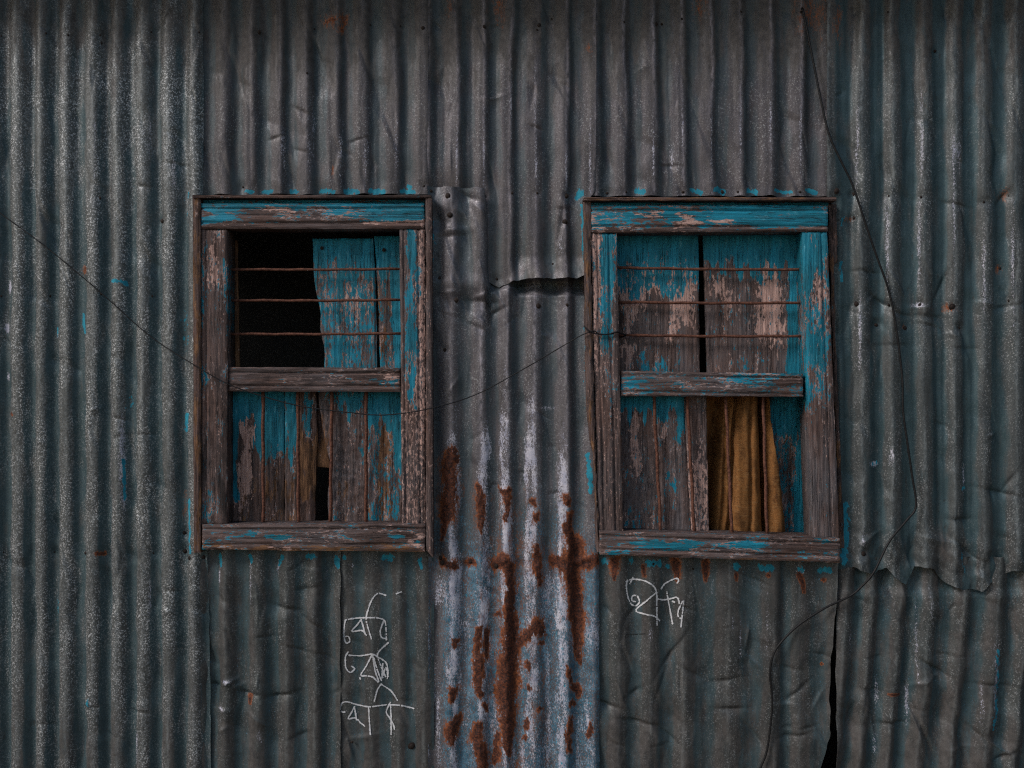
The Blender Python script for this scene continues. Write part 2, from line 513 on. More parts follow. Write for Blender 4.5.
def screw(sheet, x, y, r, h):
    base = M.get('_screw_mesh')
    if base is None:
        V, F = [], []
        rings = [(1.0, 0.0), (1.0, .18), (.82, .26), (.62, .30), (.60, .55), (.45, .72), (.0, .80)]
        n = 12
        for rr, hh in rings[:-1]:
            for j in range(n):
                q = 2 * math.pi * j / n
                V.append((rr * math.cos(q), -hh, rr * math.sin(q)))
        V.append((0, -.8, 0))
        for i in range(len(rings) - 2):
            for j in range(n):
                F.append([i * n + j, i * n + (j + 1) % n, (i + 1) * n + (j + 1) % n, (i + 1) * n + j])
        t0 = (len(rings) - 2) * n
        for j in range(n):
            F.append([t0 + j, t0 + (j + 1) % n, len(V) - 1])
        base = bpy.data.meshes.new('screw')
        base.from_pydata(V, [], F)
        base.polygons.foreach_set('use_smooth', [True] * len(F))
        base.materials.append(M['screw'])
        M['_screw_mesh'] = base
    o = bpy.data.objects.new('screw', base)
    C.objects.link(o)
    p = W(x, y, h)
    o.parent = sheet
    o.location = p - world_loc(sheet)
    o.scale = (r * S, r * S * .6, r * S * .95)
    o.rotation_euler = (R(random.uniform(-12, 12)), R(random.uniform(0, 90)), R(random.uniform(-12, 12)))
    return o

def random_creases(seed, x0, x1, y0, y1, n, big=1.0):
    r = random.Random(seed)
    out = []
    for _ in range(n):
        L = r.uniform(4, 13) * big
        out.append((r.uniform(x0, x1), r.uniform(y0, y1), L, r.choice([r.uniform(-30, 30), r.uniform(-70, 70), r.uniform(70, 100)]), r.choice([-1, -1, 1]) * r.uniform(.002, .0065) * big, r.uniform(1.2, 2.6)))
    return out
def sheet(label, mat, xl, xr, yt, yb, cs, h0=0, amp=.0085, bias=.15, k=1.4, slant=0, seed=0, wob=1.2,
          extra=None, masks=None, screws=(), dim=.003, group='corrugated tin sheets of the wall', step=(1.0, 1.4), cr=(), nk=14, big=1.0):
    xs_ = [float(g(np.array([400.]))[0]) if callable(g) else g for g in (xl, xr)]
    ys_ = [float(g(np.array([sum(xs_) / 2]))[0]) if callable(g) else g for g in (yt, yb)]
    cr = list(cr) + random_creases(seed * 7 + 1, xs_[0], xs_[1], max(0, ys_[0]), min(768, ys_[1]), nk, big)
    def hf(X, Y):
        H = corr(X, Y, cs, amp, bias, k, slant, seed, wob)
        H = H + .0022 * fbm(X / 60., Y / 90., seed + 5) + .0006 * facet(X / 9., Y / 14., seed)
        # small knocks scattered over the sheet
        kn = np.clip(facet(X / 17., Y / 26., seed + 2) - .40, 0, 1)
        H = H - .010 * kn
        for c in cr:
            H = H + crease(X, Y, *c)
        H = H + dimples(X, Y, [s[:2] for s in screws], dim)
        if extra is not None:
            H = H + extra(X, Y)
        return H
    def mf(X, Y):
        d = dict(masks(X, Y))
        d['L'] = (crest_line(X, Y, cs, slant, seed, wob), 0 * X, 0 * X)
        return d
    o = patch('corrugated_sheet', xl, xr, yt, yb, hf, mat, mf, h0, step)
    tag(o, label, 'metal sheet', group)
    for s in screws:
        x, y, r = s[:3]
        # seat it on the sheet
        hh = h0 + float(hf(np.array([[float(x)]]), np.array([[float(y)]]))[0, 0])
        screw(o, x, y, r, hh + .0002)
    return o, (lambda X, Y: h0 + hf(X, Y))

def blend(Y, pts):
    return np.interp(Y, [p[0] for p in pts], [p[1] for p in pts])
def topbrown(Y): return .62 * (1 - sstep(10, 130, Y))  # browner, darker tone towards the top of the sheets
TOP, BOT = -42, 892

# --- A: long sheet at the left
csA = [-60, -34, -8, 18, 42, 67, 94.5, 118, 143, 169, 195, 221]
def mA(X, Y):
    p = pans(X, Y, csA)
    pan_shade = .74 * p * (.55 + .45 * sstep(40, 260, Y)) + .05
    rust = mx(caps(X, Y, [(12, 414, 2.0)]), caps(X, Y, [(98, 553, 2.6), (103, 554, 2)]) * .9, ell(X, Y, 85, 270, 3, 5, .75), ell(X, Y, 185, 510, 3, 20, .35))
    white = mx(ell(X, Y, 9, 287, 2, 6), ell(X, Y, 6, 328, 2.5, 5), ell(X, Y, 7, 377, 1.6, 5, .9), ell(X, Y, 57, 333, 1.5, 6, .8), ell(X, Y, 123, 452, 3.5, 45, .66), ell(X, Y, 124, 500, 3, 20, .62),
               ell(X, Y, 150, 595, 2, 30, .55), ell(X, Y, 137, 745, 2, 20, .62), ell(X, Y, 175, 170, 3, 40, .5), ell(X, Y, 96, 140, 2, 60, .5), ell(X, Y, 150, 130, 3, 60, .48))
    paint = mx(caps(X, Y, [(83, 314, 1.6), (84, 326, 2.2), (85, 333, 1.2)]), caps(X, Y, [(112, 281, 1.8), (126, 282, 2.0), (127, 285, 2)]) * .95, caps(X, Y, [(57, 328, 1.2), (57, 337, 1.4)]) * .8,
               caps(X, Y, [(187, 415, 2.2), (185, 430, 2.4)]), caps(X, Y, [(189, 500, 2.0), (190, 535, 2.0), (191, 553, 1.6)]) * .9, caps(X, Y, [(124, 460, 1.5), (125, 470, 1.5), (125, 500, 1)]) * .9,
               ell(X, Y, 184, 330, 4, 30, .50), ell(X, Y, 58, 610, 2, 14, .5), ell(X, Y, 130, 405, 4, 8, .6), ell(X, Y, 90, 702, 3, 5, .7), ell(X, Y, 187, 205, 4, 14, .5))
    dirt_and_brown = topbrown(Y) + .42 * sstep(600, 780, Y) + .08
    return {'A': (rust, white, paint), 'B': (pan_shade, dirt_and_brown, .10 * p * sstep(560, 640, Y))}
crA = [(45, 723, 8, 5, -.006, 2), (88, 700, 8, 60, .006, 2.5), (95, 706, 6, 0, -.006, 2), (140, 711, 10, 5, -.006, 2), (160, 595, 6, 60, -.004, 3), (176, 164, 10, 10, -.005, 2), (143, 186, 8, 10, -.005, 2), (113, 735, 8, 20, -.004, 2),
       (145, 434, 9, 0, -.0035, 2), (166, 610, 8, 5, .005, 3), (172, 590, 8, 10, -.005, 3), (120, 418, 8, 15, -.005, 3), (121, 436, 7, -10, -.004, 3), (70, 240, 5, 80, -.003, 2)]
scA = [(163, 221, 2.6), (1, 296, 1.4), (50, 296, 1.4), (101, 294, 1.4), (152, 296, 1.4), (100, 198, 1.5), (1, 36, 1.1), (46, 33, 1.1), (68, 35, 1.1), (100, 35, 1.1), (151, 32, 1.1), (199, 32, 1.1), (101, 43, 1.7),
       (54, 552, 1.6), (3, 552, 1.5), (86, 553, 1.8), (104, 553, 1.6), (153, 553, 1.5), (184, 533, 2.6), (185, 551, 2.6), (190, 558, 2.2)]
shA, hA = sheet('long speckled grey corrugated sheet with teal pans at the left edge, running full height', M['metA'], -66,
                lambda Y: np.interp(Y, [0, 200, 560, 768], [203, 203, 207, 211]) + .5 * vnoise(Y / 8., Y * 0, 3), TOP, BOT, csA, h0=.006, amp=.0098, bias=.25, k=1.5, seed=1, masks=mA, screws=scA, cr=crA, wob=.8)
# --- sheet beyond the left edge of the photo
csL = [-260, -234, -208, -182, -156, -130, -104, -78, -60, -34]
shL, _ = sheet('corrugated sheet beyond the left edge of the photo, next to the long speckled one', M['metA'], -250, -58, TOP, BOT, csL, h0=0.0, seed=11, wob=.8, step=(1.5, 4),
               masks=lambda X, Y: {'A': (0 * X, 0 * X, 0 * X), 'B': (.7 * pans(X, Y, csL), topbrown(Y) + .1, 0 * X)})
# --- B: over the left window
csB = Rid([c + 2 for c in (168, 196, 224, 250, 279, 305, 336, 361, 392, 422, 451)], .42)
def mB(X, Y):
    p = pans(X, Y, csB)
    rust = mx(caps(X, Y, [(328, 22, 7), (345, 16, 5), (342, 30, 4)]) * .62, ell(X, Y, 333, 172, 1.3, 7, .7))
    white = mx(*[ell(X, Y, c + 5, 150, 4, 45, .50) for c in (279, 305, 336, 361, 392)], ell(X, Y, 313, 130, 2, 40, .55))
    edge = mx(*[caps(X, Y, [(a, 191, rx), (b, 192, rx)]) for a, b, rx in ((245, 252, 2), (264, 272, 2.2), (291, 298, 2), (322, 334, 2.6), (347, 358, 3), (372, 384, 3), (402, 414, 2.4))], caps(X, Y, [(408, 186, 2), (411, 187, 2)]))
    return {'A': (rust, white, edge), 'B': (.62 * p + .04, topbrown(Y) * 1.05 + .30 + .08 * vnoise(X / 30., Y / 50., 3), 0 * X)}
scB = [(259, 32, 2.5), (314, 29, 1.3), (370, 25, 1.3), (400, 26, 1.3), (423, 28, 2), (243, 187, 1.2), (424, 186, 1.2), (307, 73, 1.2)]
crB = [(300, 20, 14, 70, -.005, 4), (303, 112, 10, 30, -.005, 3), (345, 18, 16, 70, -.005, 4), (395, 120, 14, 85, -.002, 3), (292, 178, 14, 80, -.004, 3), (345, 180, 16, 80, -.004, 3), (405, 180, 16, 80, -.004, 3), (340, 100, 30, 88, .002, 3)]
def exB(X, Y):
    near = sstep(150, 192, Y)
    return near * .004 * facet(X / 14., Y / 20., 6)
shB, hB = sheet('dark grey corrugated sheet above the left window, fixed from the roof line to its lintel', M['metB'], 198, 428.5, TOP,
                lambda X: 194.5 + 1.0 * vnoise(X / 9., X * 0, 5), csB, h0=.001, amp=.0080, bias=.2, wob=2.0, seed=2, masks=mB, nk=5, screws=scB, cr=crB, extra=exB)
# --- C: centre upper
csC = Rid([c + 4 for c in (392, 424, 453, 480, 507, 533, 562, 590, 620)], .34)
def mC(X, Y):
    p = pans(X, Y, csC)
    white = mx(*[ell(X, Y, c, y, 1.6, 60, .56) for c, y in ((457, 160), (484, 150), (511, 110), (536, 160), (566, 170), (590, 165), (535, 120))], ell(X, Y, 560, 245, 5, 18, .5))
    rust = mx(ell(X, Y, 589, 50, 2.5, 8, .5), ell(X, Y, 500, 8, 9, 14, .48), ell(X, Y, 449, 10, 5, 8, .45))
    paint = mx(caps(X, Y, [(580, 192, 4), (577, 198, 2.5)]), caps(X, Y, [(582, 205, 1.6), (583, 240, 1.6), (584, 262, 1.2)]) * .9, ell(X, Y, 437, 200, 3, 5, .7))
    return {'A': (rust, white, paint), 'B': (.62 * p + .03, topbrown(Y) + .26 + .25 * sstep(180, 260, Y), .06 * p)}
scC = [(484, 27, 2.2), (539, 25, 2), (537, 30, 1.2), (552, 19, 1.3), (566, 196, 2.9), (565, 222, 2.9), (512, 193, 1.6), (537, 193, 1.4), (485, 196, 1.8), (497, 279, 1.6), (553, 264, 1.3)]
crC = [(536, 128, 7, 20, -.006, 3), (535, 90, 5, 60, -.003, 3), (566, 86, 6, 30, -.004, 3), (492, 175, 18, 75, -.006, 3.5), (438, 25, 8, 40, -.005, 3), (565, 206, 12, 80, .005, 3), (565, 209, 8, 0, -.005, 3), (489, 30, 10, 80, -.004, 3)]
def exC(X, Y):
    curl = sstep(255, 283, Y) * sstep(505, 530, X) * .030
    curl = curl + sstep(262, 286, Y) * .006 * facet(X / 10., Y / 12., 4)
    tuck = -.010 * sstep(492, 484, X) * sstep(165, 200, Y)
    return curl + tuck
shC, hC = sheet('grey corrugated sheet in the upper centre, its lower edge curling forward between the windows', M['metC'], 420,
                lambda Y: np.interp(Y, [0, 190, 200, 300], [596, 596, 588, 587]), TOP,
                lambda X: np.interp(X, [420, 470, 484, 488, 493, 499, 505, 514, 530, 560, 576, 590], [218, 218, 268, 281, 284, 287.5, 285, 281, 279.5, 279, 279, 273]) + .6 * vnoise(X / 5., X * 0, 8),
                csC, h0=.001, amp=.0080, bias=.0, k=1.2, wob=2.0, seed=3, masks=mC, screws=scC, cr=crC, nk=8, extra=exC)
# --- C2: above the right window
csK = Rid([c + 4 for c in (562, 590, 620, 650, 678, 707, 736, 766, 797, 825, 853)], .34)
def mK(X, Y):
    p = pans(X, Y, csK)
    white = mx(*[ell(X, Y, c, y, 1.6, 50, .58) for c, y in ((653, 150), (682, 130), (711, 150), (740, 130), (770, 130), (800, 130))], ell(X, Y, 672, 160, 3, 30, .52))
    paint = mx(*[caps(X, Y, [(a, 190, rx), (b, 192, rx)]) for a, b, rx in ((577, 584, 3), (637, 643, 2.6), (693, 700, 2.6), (716, 724, 2.8), (748, 756, 2.8), (808, 816, 2.2), (775, 792, 1.5))])
    rust = mx(ell(X, Y, 812, 12, 14, 20, .52), ell(X, Y, 700, 10, 6, 10, .45))
    return {'A': (rust, white, paint), 'B': (.62 * p + .04, topbrown(Y) + .26, 0 * X)}
scK = [(607, 193, 1.6), (626, 192, 1.4), (683, 192, 1.6), (738, 192, 1.4), (800, 192, 1.4), (682, 19, 1.2), (741, 12, 1.4), (801, 12, 1.4), (804, 16, 1.2), (624, 22, 1.3), (656, 24, 2.0), (662, 24, 1.6), (587, 25, 1.5), (722, 192, 2)]
crK = [(693, 178, 12, 80, -.004, 3), (748, 180, 12, 75, -.005, 3), (806, 182, 12, 80, -.005, 3), (700, 12, 14, 0, -.003, 3), (780, 8, 12, 20, -.004, 3), (637, 165, 25, 88, -.003, 3)]
shK, hK = sheet('grey corrugated sheet above the right window with bright worn ridge lines', M['metC'], 586, 830.5, TOP,  # the bright ridge lines are glint painted as colour
                lambda X: 196 + 1.0 * vnoise(X / 8., X * 0, 15), csK, h0=-.004, amp=.0080, bias=.0, k=1.2, wob=2.0, seed=4, masks=mK, nk=5, screws=scK, cr=crK,
                extra=lambda X, Y: sstep(160, 192, Y) * .004 * facet(X / 13., Y / 18., 9))
# --- G: right, upper
csG = Rid([c - 3 for c in (800, 830, 864, 894, 927, 958, 987, 1018, 1048, 1078)], .60)
def mG(X, Y):
    p = pans(X, Y, csG)
    white = mx(*[ell(X, Y, c, y, 2.2, l, .58) for c, y, l in ((887, 240, 60), (919, 240, 70), (953, 200, 80), (983, 280, 60), (857, 150, 60), (859, 330, 60), (1012, 260, 70), (952, 150, 30), (921, 145, 60))],  # white streaks near the crests stand in for metal glints
               ell(X, Y, 956, 155, 5, 26, .56), ell(X, Y, 874, 464, 5, 3, .9), ell(X, Y, 891, 455, 3, 14, .6), ell(X, Y, 964, 480, 2, 20, .62), ell(X, Y, 919, 305, 6, 3, .8), ell(X, Y, 862, 540, 5, 14, .55))
    rust = mx(ell(X, Y, 1003, 196, 5, 9, .42), ell(X, Y, 951, 308, 5, 4, .7), ell(X, Y, 1000, 268, 4, 4, .55), ell(X, Y, 851, 219, 4, 3, .6), ell(X, Y, 905, 327, 3, 3, .7), ell(X, Y, 838, 20, 4, 25, .5))
    paint = mx(caps(X, Y, [(846, 505, 3.2), (847, 535, 3.8), (845, 562, 3.4)]), caps(X, Y, [(842, 262, 2.2), (843, 280, 2.0)]) * .8, ell(X, Y, 843, 215, 2, 20, .55), ell(X, Y, 964, 488, 5, 5, .6), ell(X, Y, 965, 555, 3, 18, .55), ell(X, Y, 876, 464, 5, 2.5, .8))
    lit_tan = ell(X, Y, 942, 555, 22, 16, .95)  # brown patch painted where the flared bulge catches light
    dirt_and_brown = mx(topbrown(Y) + .20, lit_tan * .9, .35 * sstep(400, 600, Y))
    return {'A': (rust, white, paint), 'B': (.66 * p + .16 - lit_tan, dirt_and_brown, .05 * p)}
scG = [(836, 191, 3.4), (855, 194, 3.0), (855, 218, 2.6), (889, 196, 1.3), (921, 197, 1.4), (857, 304, 3.2), (889, 305, 1.8), (920, 305, 2.0), (952, 307, 3.6), (1009, 301, 1.8), (876, 325, 1.8), (905, 328, 2), (959, 328, 1.2),
       (863, 554, 3.0), (984, 202, 1.6), (1000, 268, 1.8), (857, 11, 1.2), (888, 12, 1.2), (949, 14, 1.2), (1006, 15, 1.3), (935, 51, 1.6), (1009, 196, 1.3)]
crG = [(883, 302, 14, 35, -.012, 3), (898, 285, 14, 55, .006, 3), (920, 307, 10, 0, .009, 3), (930, 316, 14, 5, -.006, 2.5), (940, 290, 24, -65, -.007, 3.5), (868, 272, 10, 5, -.007, 3), (955, 204, 12, 15, -.006, 3), (1004, 196, 10, -50, -.006, 3),
       (1008, 306, 14, -10, -.006, 3), (985, 303, 8, 10, .006, 3), (870, 345, 12, 50, -.004, 4), (965, 348, 14, 0, -.004, 2.5), (1000, 492, 20, 12, -.008, 3), (960, 519, 10, 0, -.010, 3), (970, 552, 18, 40, -.010, 3), (868, 538, 12, -30, .007, 3),
       (940, 540, 22, 12, .008, 5), (880, 430, 20, 60, -.003, 4), (908, 560, 20, 70, .006, 4), (1010, 480, 12, -60, -.006, 3), (893, 345, 18, 0, -.003, 3)]
def exG(X, Y):
    n = sstep(500, 580, Y)
    hh = n * .010 * facet(X / 19., Y / 17., 12) + n * .005 * facet(X / 8., Y / 7., 5)
    hh = hh + .006 * np.exp(-((X - 940) / 26.) ** 2 - ((Y - 566) / 18.) ** 2)
    hh = hh + .004 * facet(X / 16., Y / 22., 2) * np.exp(-((Y - 305) / 26.) ** 2)
    hh = hh - .012 * sstep(842, 836, X) * sstep(190, 205, Y)
    return hh
Gb = [(838, 570), (845, 569), (854, 567), (863, 571), (874, 575), (881, 571), (887, 568), (892, 575), (899, 581), (906, 585), (911, 577), (915, 566), (932, 568), (940, 576), (946, 583), (956, 587), (963, 590), (974, 590), (983, 592), (988, 585), (1003, 579), (1012, 571), (1022, 571), (1036, 578), (1060, 573)]
shG, hG = sheet('bluish grey corrugated sheet right of the right window, with a torn crumpled lower edge', M['metG'],
                lambda Y: np.interp(Y, [0, 196, 206, 892], [826, 826, 834, 838]), 1052, TOP,
                lambda X: np.interp(X, [g[0] for g in Gb], [g[1] for g in Gb]) + .8 * vnoise(X / 3., X * 0, 2), csG, h0=.0005, amp=.0098, bias=-.05, k=1.3, wob=2.0, seed=5, masks=mG, screws=scG, cr=crG, nk=24, extra=exG, dim=.005)
# seam of the C2 sheet over G needs G lower there: handled by matching ridges
csR = [1018, 1048, 1078, 1108, 1138, 1168, 1198, 1228, 1258, 1288]
shR, _ = sheet('corrugated sheet beyond the right edge of the photo', M['metG'], 1046, 1262, TOP, BOT, csR, h0=-.005, seed=15, wob=.8, step=(1.5, 4),
               masks=lambda X, Y: {'A': (0 * X, 0 * X, 0 * X), 'B': (.7 * pans(X, Y, csR), topbrown(Y) + .2, 0 * X)})
# --- D: the long centre sheet with rust
csD = Rid([392, 422, 452, 481, 507, 535, 567, 594, 620], .42)
RUST = [[(450, 452, 4), (448, 464, 7), (450, 480, 7.5), (449, 500, 8), (447, 516, 7), (444, 532, 3), (443, 540, 2)], [(454, 448, 2.5), (456, 462, 3)],
        [(479, 485, 3.5), (480, 500, 5), (481, 515, 4), (481, 530, 1.8)], [(501, 490, 3), (507, 490, 4), (507, 505, 3), (507, 520, 2.8)], [(533, 500, 2.6), (534, 504, 2.4)], [(535, 516, 3.4), (535, 520, 2.6)],
        [(566, 497, 3.4), (567, 503, 3)], [(569, 515, 3.5), (567, 532, 4.5), (575, 545, 8), (573, 556, 10)], [(556, 562, 7), (570, 566, 9), (594, 560, 6)], [(572, 571, 9), (575, 590, 8), (577, 612, 7.5), (577, 632, 6), (579, 650, 4), (580, 664, 2)],
        [(443, 563, 5), (455, 564, 5)], [(470, 563, 4.5), (473, 564, 3)], [(496, 565, 6), (503, 560, 7), (509, 568, 6)], [(509, 570, 5.5), (510, 590, 5), (509, 606, 5), (511, 622, 9), (512, 640, 10), (508, 664, 10), (505, 690, 11), (508, 715, 8), (508, 736, 6), (508, 752, 3.5)],
        [(520, 642, 6), (530, 632, 5), (538, 626, 7), (542, 633, 4)], [(536, 545, 2.5), (537, 562, 4.5), (539, 575, 4), (539, 584, 2)], [(478, 628, 3), (478, 645, 3), (478, 660, 5.5), (477, 676, 5), (480, 694, 3)], [(487, 628, 2.2), (486, 650, 2.2), (486, 660, 1.5)],
        [(456, 640, 3.5), (456, 645, 2.5)], [(453, 690, 4.5), (451, 699, 3)], [(458, 719, 4.5), (452, 728, 6.5), (451, 740, 5)], [(479, 722, 3.5), (475, 738, 6), (482, 752, 5.5), (485, 775, 6)], [(528, 662, 3), (529, 668, 2.4)], [(529, 686, 3.6)],
        [(527, 722, 4), (527, 728, 3)], [(526, 738, 2.8)], [(541, 643, 2.6)], [(541, 709, 2.8)], [(568, 668, 2.5), (570, 680, 3)], [(573, 686, 3.5), (579, 690, 4), (578, 697, 3)], [(573, 703, 3)], [(571, 720, 3), (568, 735, 3.5), (569, 752, 2.5)],
        [(590, 722, 2.2), (590, 735, 2)], [(497, 736, 3), (496, 762, 4)], [(499, 614, 3)], [(485, 704, 2.5), (489, 708, 2)], [(510, 790, 7), (512, 850, 5)], [(575, 800, 6), (576, 860, 7)], [(448, 810, 5), (450, 850, 4)]]
def mD(X, Y):
    Xj = X + 2.2 * fbm(X / 9., Y / 12., 61); Yj = Y + 4 * fbm(X / 3., Y / 22., 62)
    Xj = Xj + 1.6 * vnoise(X / 2.2, Y / 2.6, 63)
    rust = mx(*[caps(Xj, Yj, [(p[0], p[1], p[2] * 1.12) for p in c]) for c in RUST])
    rust = np.maximum(rust, .40 * sstep(430, 560, Y) * np.clip(1 - np.abs(X - 510) / 70, 0, 1))
    up = sstep(330, 520, Y)
    wl = 0
    for c, y0 in ((455, 425), (484, 420), (506, 385), (531, 415), (563, 470)):
        wob = 2.0 * vnoise(Y / 30., Y * 0 + c, 4)
        wl = wl + np.exp(-((X - c - wob) / 7.0) ** 2) * (.62 * sstep(y0 - 110, y0 + 40, Y) - .16 * sstep(620, 700, Y))
    brk = .16 * vnoise(X / 5., Y / 26., 71) + .08 * vnoise(X / 3., Y / 9., 72)
    white = np.clip(wl, 0, .50) * .86 + brk * sstep(.1, .4, wl) + .15 * sstep(380, 480, Y)
    lo = sstep(520, 600, Y + 14 * vnoise(X / 6., Y * 0, 66))
    white = np.maximum(white, lo * (.36 + .20 * vnoise(X / 5., Y / 40., 8)))
    white = np.maximum(white, ell(X, Y, 548, 408, 10, 3, .62) * (Y > 400))
    blue = .57 * lo + .36 * (1 - lo) * sstep(430, 540, Y) + .16 * vnoise(X / 7., Y / 50., 6)
    blue = blue * (1 - .6 * np.exp(-((X - 436) / 8.) ** 2) * lo)
    p = pans(X, Y, csD)
    paint = mx(caps(X, Y, [(588, 455, 2.6), (590, 480, 2.4), (590, 492, 2)]), ell(X, Y, 434, 240, 2.5, 30, .5), ell(X, Y, 586, 350, 3.0, 60, .52), lo * .22 * (1 + 0 * X))
    return {'A': (rust, white, paint), 'B': (.66 * p * (1 - lo) + .05, .22 + .10 * sstep(360, 260, Y), blue)}
scD = [(448, 196, 3.0), (450, 215, 3.0), (431, 191, 1.8), (456, 300, 3.0), (538, 306, 3.0), (567, 305, 1.8), (440, 278, 1.8), (445, 350, 2.0), (443, 563, 3), (471, 562, 2.4), (497, 566, 3), (441, 558, 2.4)]
crD = [(452, 230, 14, -5, .010, 4), (452, 236, 14, -5, -.008, 3), (470, 197, 12, 25, -.010, 3.5), (478, 208, 14, 40, .006, 4), (455, 285, 9, 60, .005, 3), (450, 292, 10, 0, .006, 3), (487, 294, 12, -15, .010, 3), (483, 301, 14, 5, -.009, 3),
       (495, 312, 12, -25, -.008, 3), (478, 327, 10, 25, -.007, 3), (482, 320, 16, 30, .004, 3), (470, 245, 20, 85, -.003, 3), (462, 300, 22, 75, -.005, 3), (513, 288, 12, -10, .008, 3), (447, 175, 14, 70, .004, 3), (500, 300, 12, 60, .005, 3),
       (538, 640, 10, 20, -.003, 4), (450, 680, 12, 10, -.003, 3), (580, 560, 14, -10, .006, 4), (500, 562, 14, -20, .005, 4)]
def exD(X, Y):
    f = sstep(490, 484, X) * sstep(300, 280, Y) * .012
    f = f - .012 * sstep(486, 492, X) * sstep(296, 281, Y) - .020 * sstep(510, 520, X) * sstep(297, 287, Y)
    f = f + .0035 * sstep(511, 509, X) * sstep(270, 290, Y) * sstep(400, 350, Y)
    f = f + .006 * facet(X / 13., Y / 16., 8) * np.exp(-((Y - 305) / 40.) ** 2) * sstep(540, 500, X)
    f = f + .007 * facet(X / 11., Y / 13., 9) * np.exp(-((Y - 205) / 30.) ** 2) * sstep(490, 480, X)
    f = f + .006 * facet(X / 9., Y / 8., 3) * np.exp(-((Y - 563) / 7.) ** 2)
    # rusted skin stands off in scabs
    r = mx(*[caps(X, Y, c) for c in RUST])
    f = f + .0025 * sstep(.5, .75, r) * (.5 + vnoise(X / 3., Y / 4., 7))
    return f
shD, hD = sheet('centre corrugated sheet between the windows, streaked with brown rust and blue-white bloom', M['metD'],
                lambda Y: np.interp(Y, [0, 545, 562, 892], [428, 428, 428.5, 428]) + .5 * vnoise(Y / 7., Y * 0, 1),
                lambda Y: np.interp(Y, [0, 545, 562, 892], [596, 596, 599, 599.5]) + .5 * vnoise(Y / 7., Y * 0, 9),
                lambda X: np.interp(X, [420, 485, 491, 600], [187, 189, 262, 264]) + .8 * vnoise(X / 6., X * 0, 2), BOT, csD, h0=-.001, amp=.0095, bias=.0, k=1.2, seed=6, masks=mD, screws=scD, cr=crD, nk=26, extra=exD)
# --- E: under the left window
csE = [140, 168, 198, 226, 258, 287, 315, 346]
def low_masks(cs, slant=0, rusts=(), paints=(), whites=(), tans=()):
    def f(X, Y):
        p = pans(X, Y, cs, slant)
        z = np.zeros_like(X)
        rust = mx(z, *[caps(X, Y, c) for c in rusts])
        paint = mx(z, *[caps(X, Y, c) for c in paints])
        white = mx(z + .12, *[ell(X, Y, *w) for w in whites])
        dirt_and_brown = mx(.52 + .16 * vnoise(X / 40., Y / 60., 3) + .2 * sstep(650, 768, Y), *[ell(X, Y, *w) for w in tans])
        return {'A': (rust, white, paint), 'B': (.66 * p, dirt_and_brown, .24 * p)}
    return f
mE = low_masks(csE, paints=[[(221, 556, 2.4), (221, 566, 1.6)], [(251, 556, 2.6), (252, 562, 1.6)], [(283, 556, 2), (279, 565, 1.4)], [(308, 556, 3), (314, 556, 3)], [(336, 558, 3.2), (338, 566, 2.4)]],
               whites=[(278, 568, 3, 8, .62), (251, 580, 1.6, 26, .6), (220, 575, 2, 20, .55), (326, 573, 2, 8, .55), (228, 681, 6, 3, .7), (222, 708, 6, 3, .6), (260, 735, 5, 8, .5)], rusts=[[(250, 696, 2.4), (250, 703, 1.5)]])
crE = [(228, 682, 10, -25, .010, 2.5), (216, 685, 8, 5, -.010, 2.5), (250, 693, 10, 8, -.012, 3), (281, 695, 14, -10, -.012, 3), (288, 608, 12, 10, -.009, 3), (312, 622, 16, 35, -.008, 3), (308, 588, 12, -10, -.006, 3), (322, 655, 12, 20, -.006, 3),
       (258, 718, 14, 35, .006, 3), (222, 598, 8, 50, -.006, 3), (300, 735, 12, -20, -.006, 3), (224, 709, 8, 0, .005, 2.5), (230, 640, 20, 80, -.003, 3), (252, 748, 12, 70, .005, 3)]
exLow = lambda s_: (lambda X, Y: .0045 * facet(X / 26., Y / 24., s_) + .0015 * facet(X / 11., Y / 13., s_ + 3))
shE, hE = sheet('dull grey corrugated sheet under the left half of the left window, dented and grimy', M['metE'], 201,
                lambda Y: 340.5 + .8 * vnoise(Y / 12., Y * 0, 9), 541, BOT, csE, h0=.001, amp=.009, bias=.1, k=1.3, seed=7, masks=mE, cr=crE, nk=11, big=1.0, extra=exLow(21), screws=[(203, 557, 2.8), (352, 742, 1.5)])
csE2 = [287, 317, 344, 372, 399, 424, 450]
mE2 = low_masks(csE2, paints=[[(384, 557, 3), (390, 558, 3.4)], [(420, 560, 2.6), (421, 568, 1.6)], [(345, 557, 2)]], whites=[(398, 592, 3, 6, .5), (352, 565, 4, 5, .5)], tans=[(380, 745, 30, 30, .95), (350, 690, 10, 50, .8)])
crE2 = [(362, 736, 16, -10, .006, 4), (420, 605, 16, 75, -.006, 3), (395, 640, 22, 60, -.003, 4), (412, 690, 20, 85, -.004, 3), (350, 738, 12, 60, -.006, 3), (402, 700, 14, 10, -.003, 3), (352, 620, 30, 88, .002, 4)]
shE2, hE2 = sheet('flattened dark corrugated sheet with three lines of white chalk writing, under the left window', M['metE'], 334, 434, 541, BOT, csE2, h0=-.004, amp=.0036, bias=.2, k=1.0, seed=8, masks=mE2, cr=crE2, nk=6, big=1.0, extra=exLow(31), screws=[(412, 746, 4.2)])
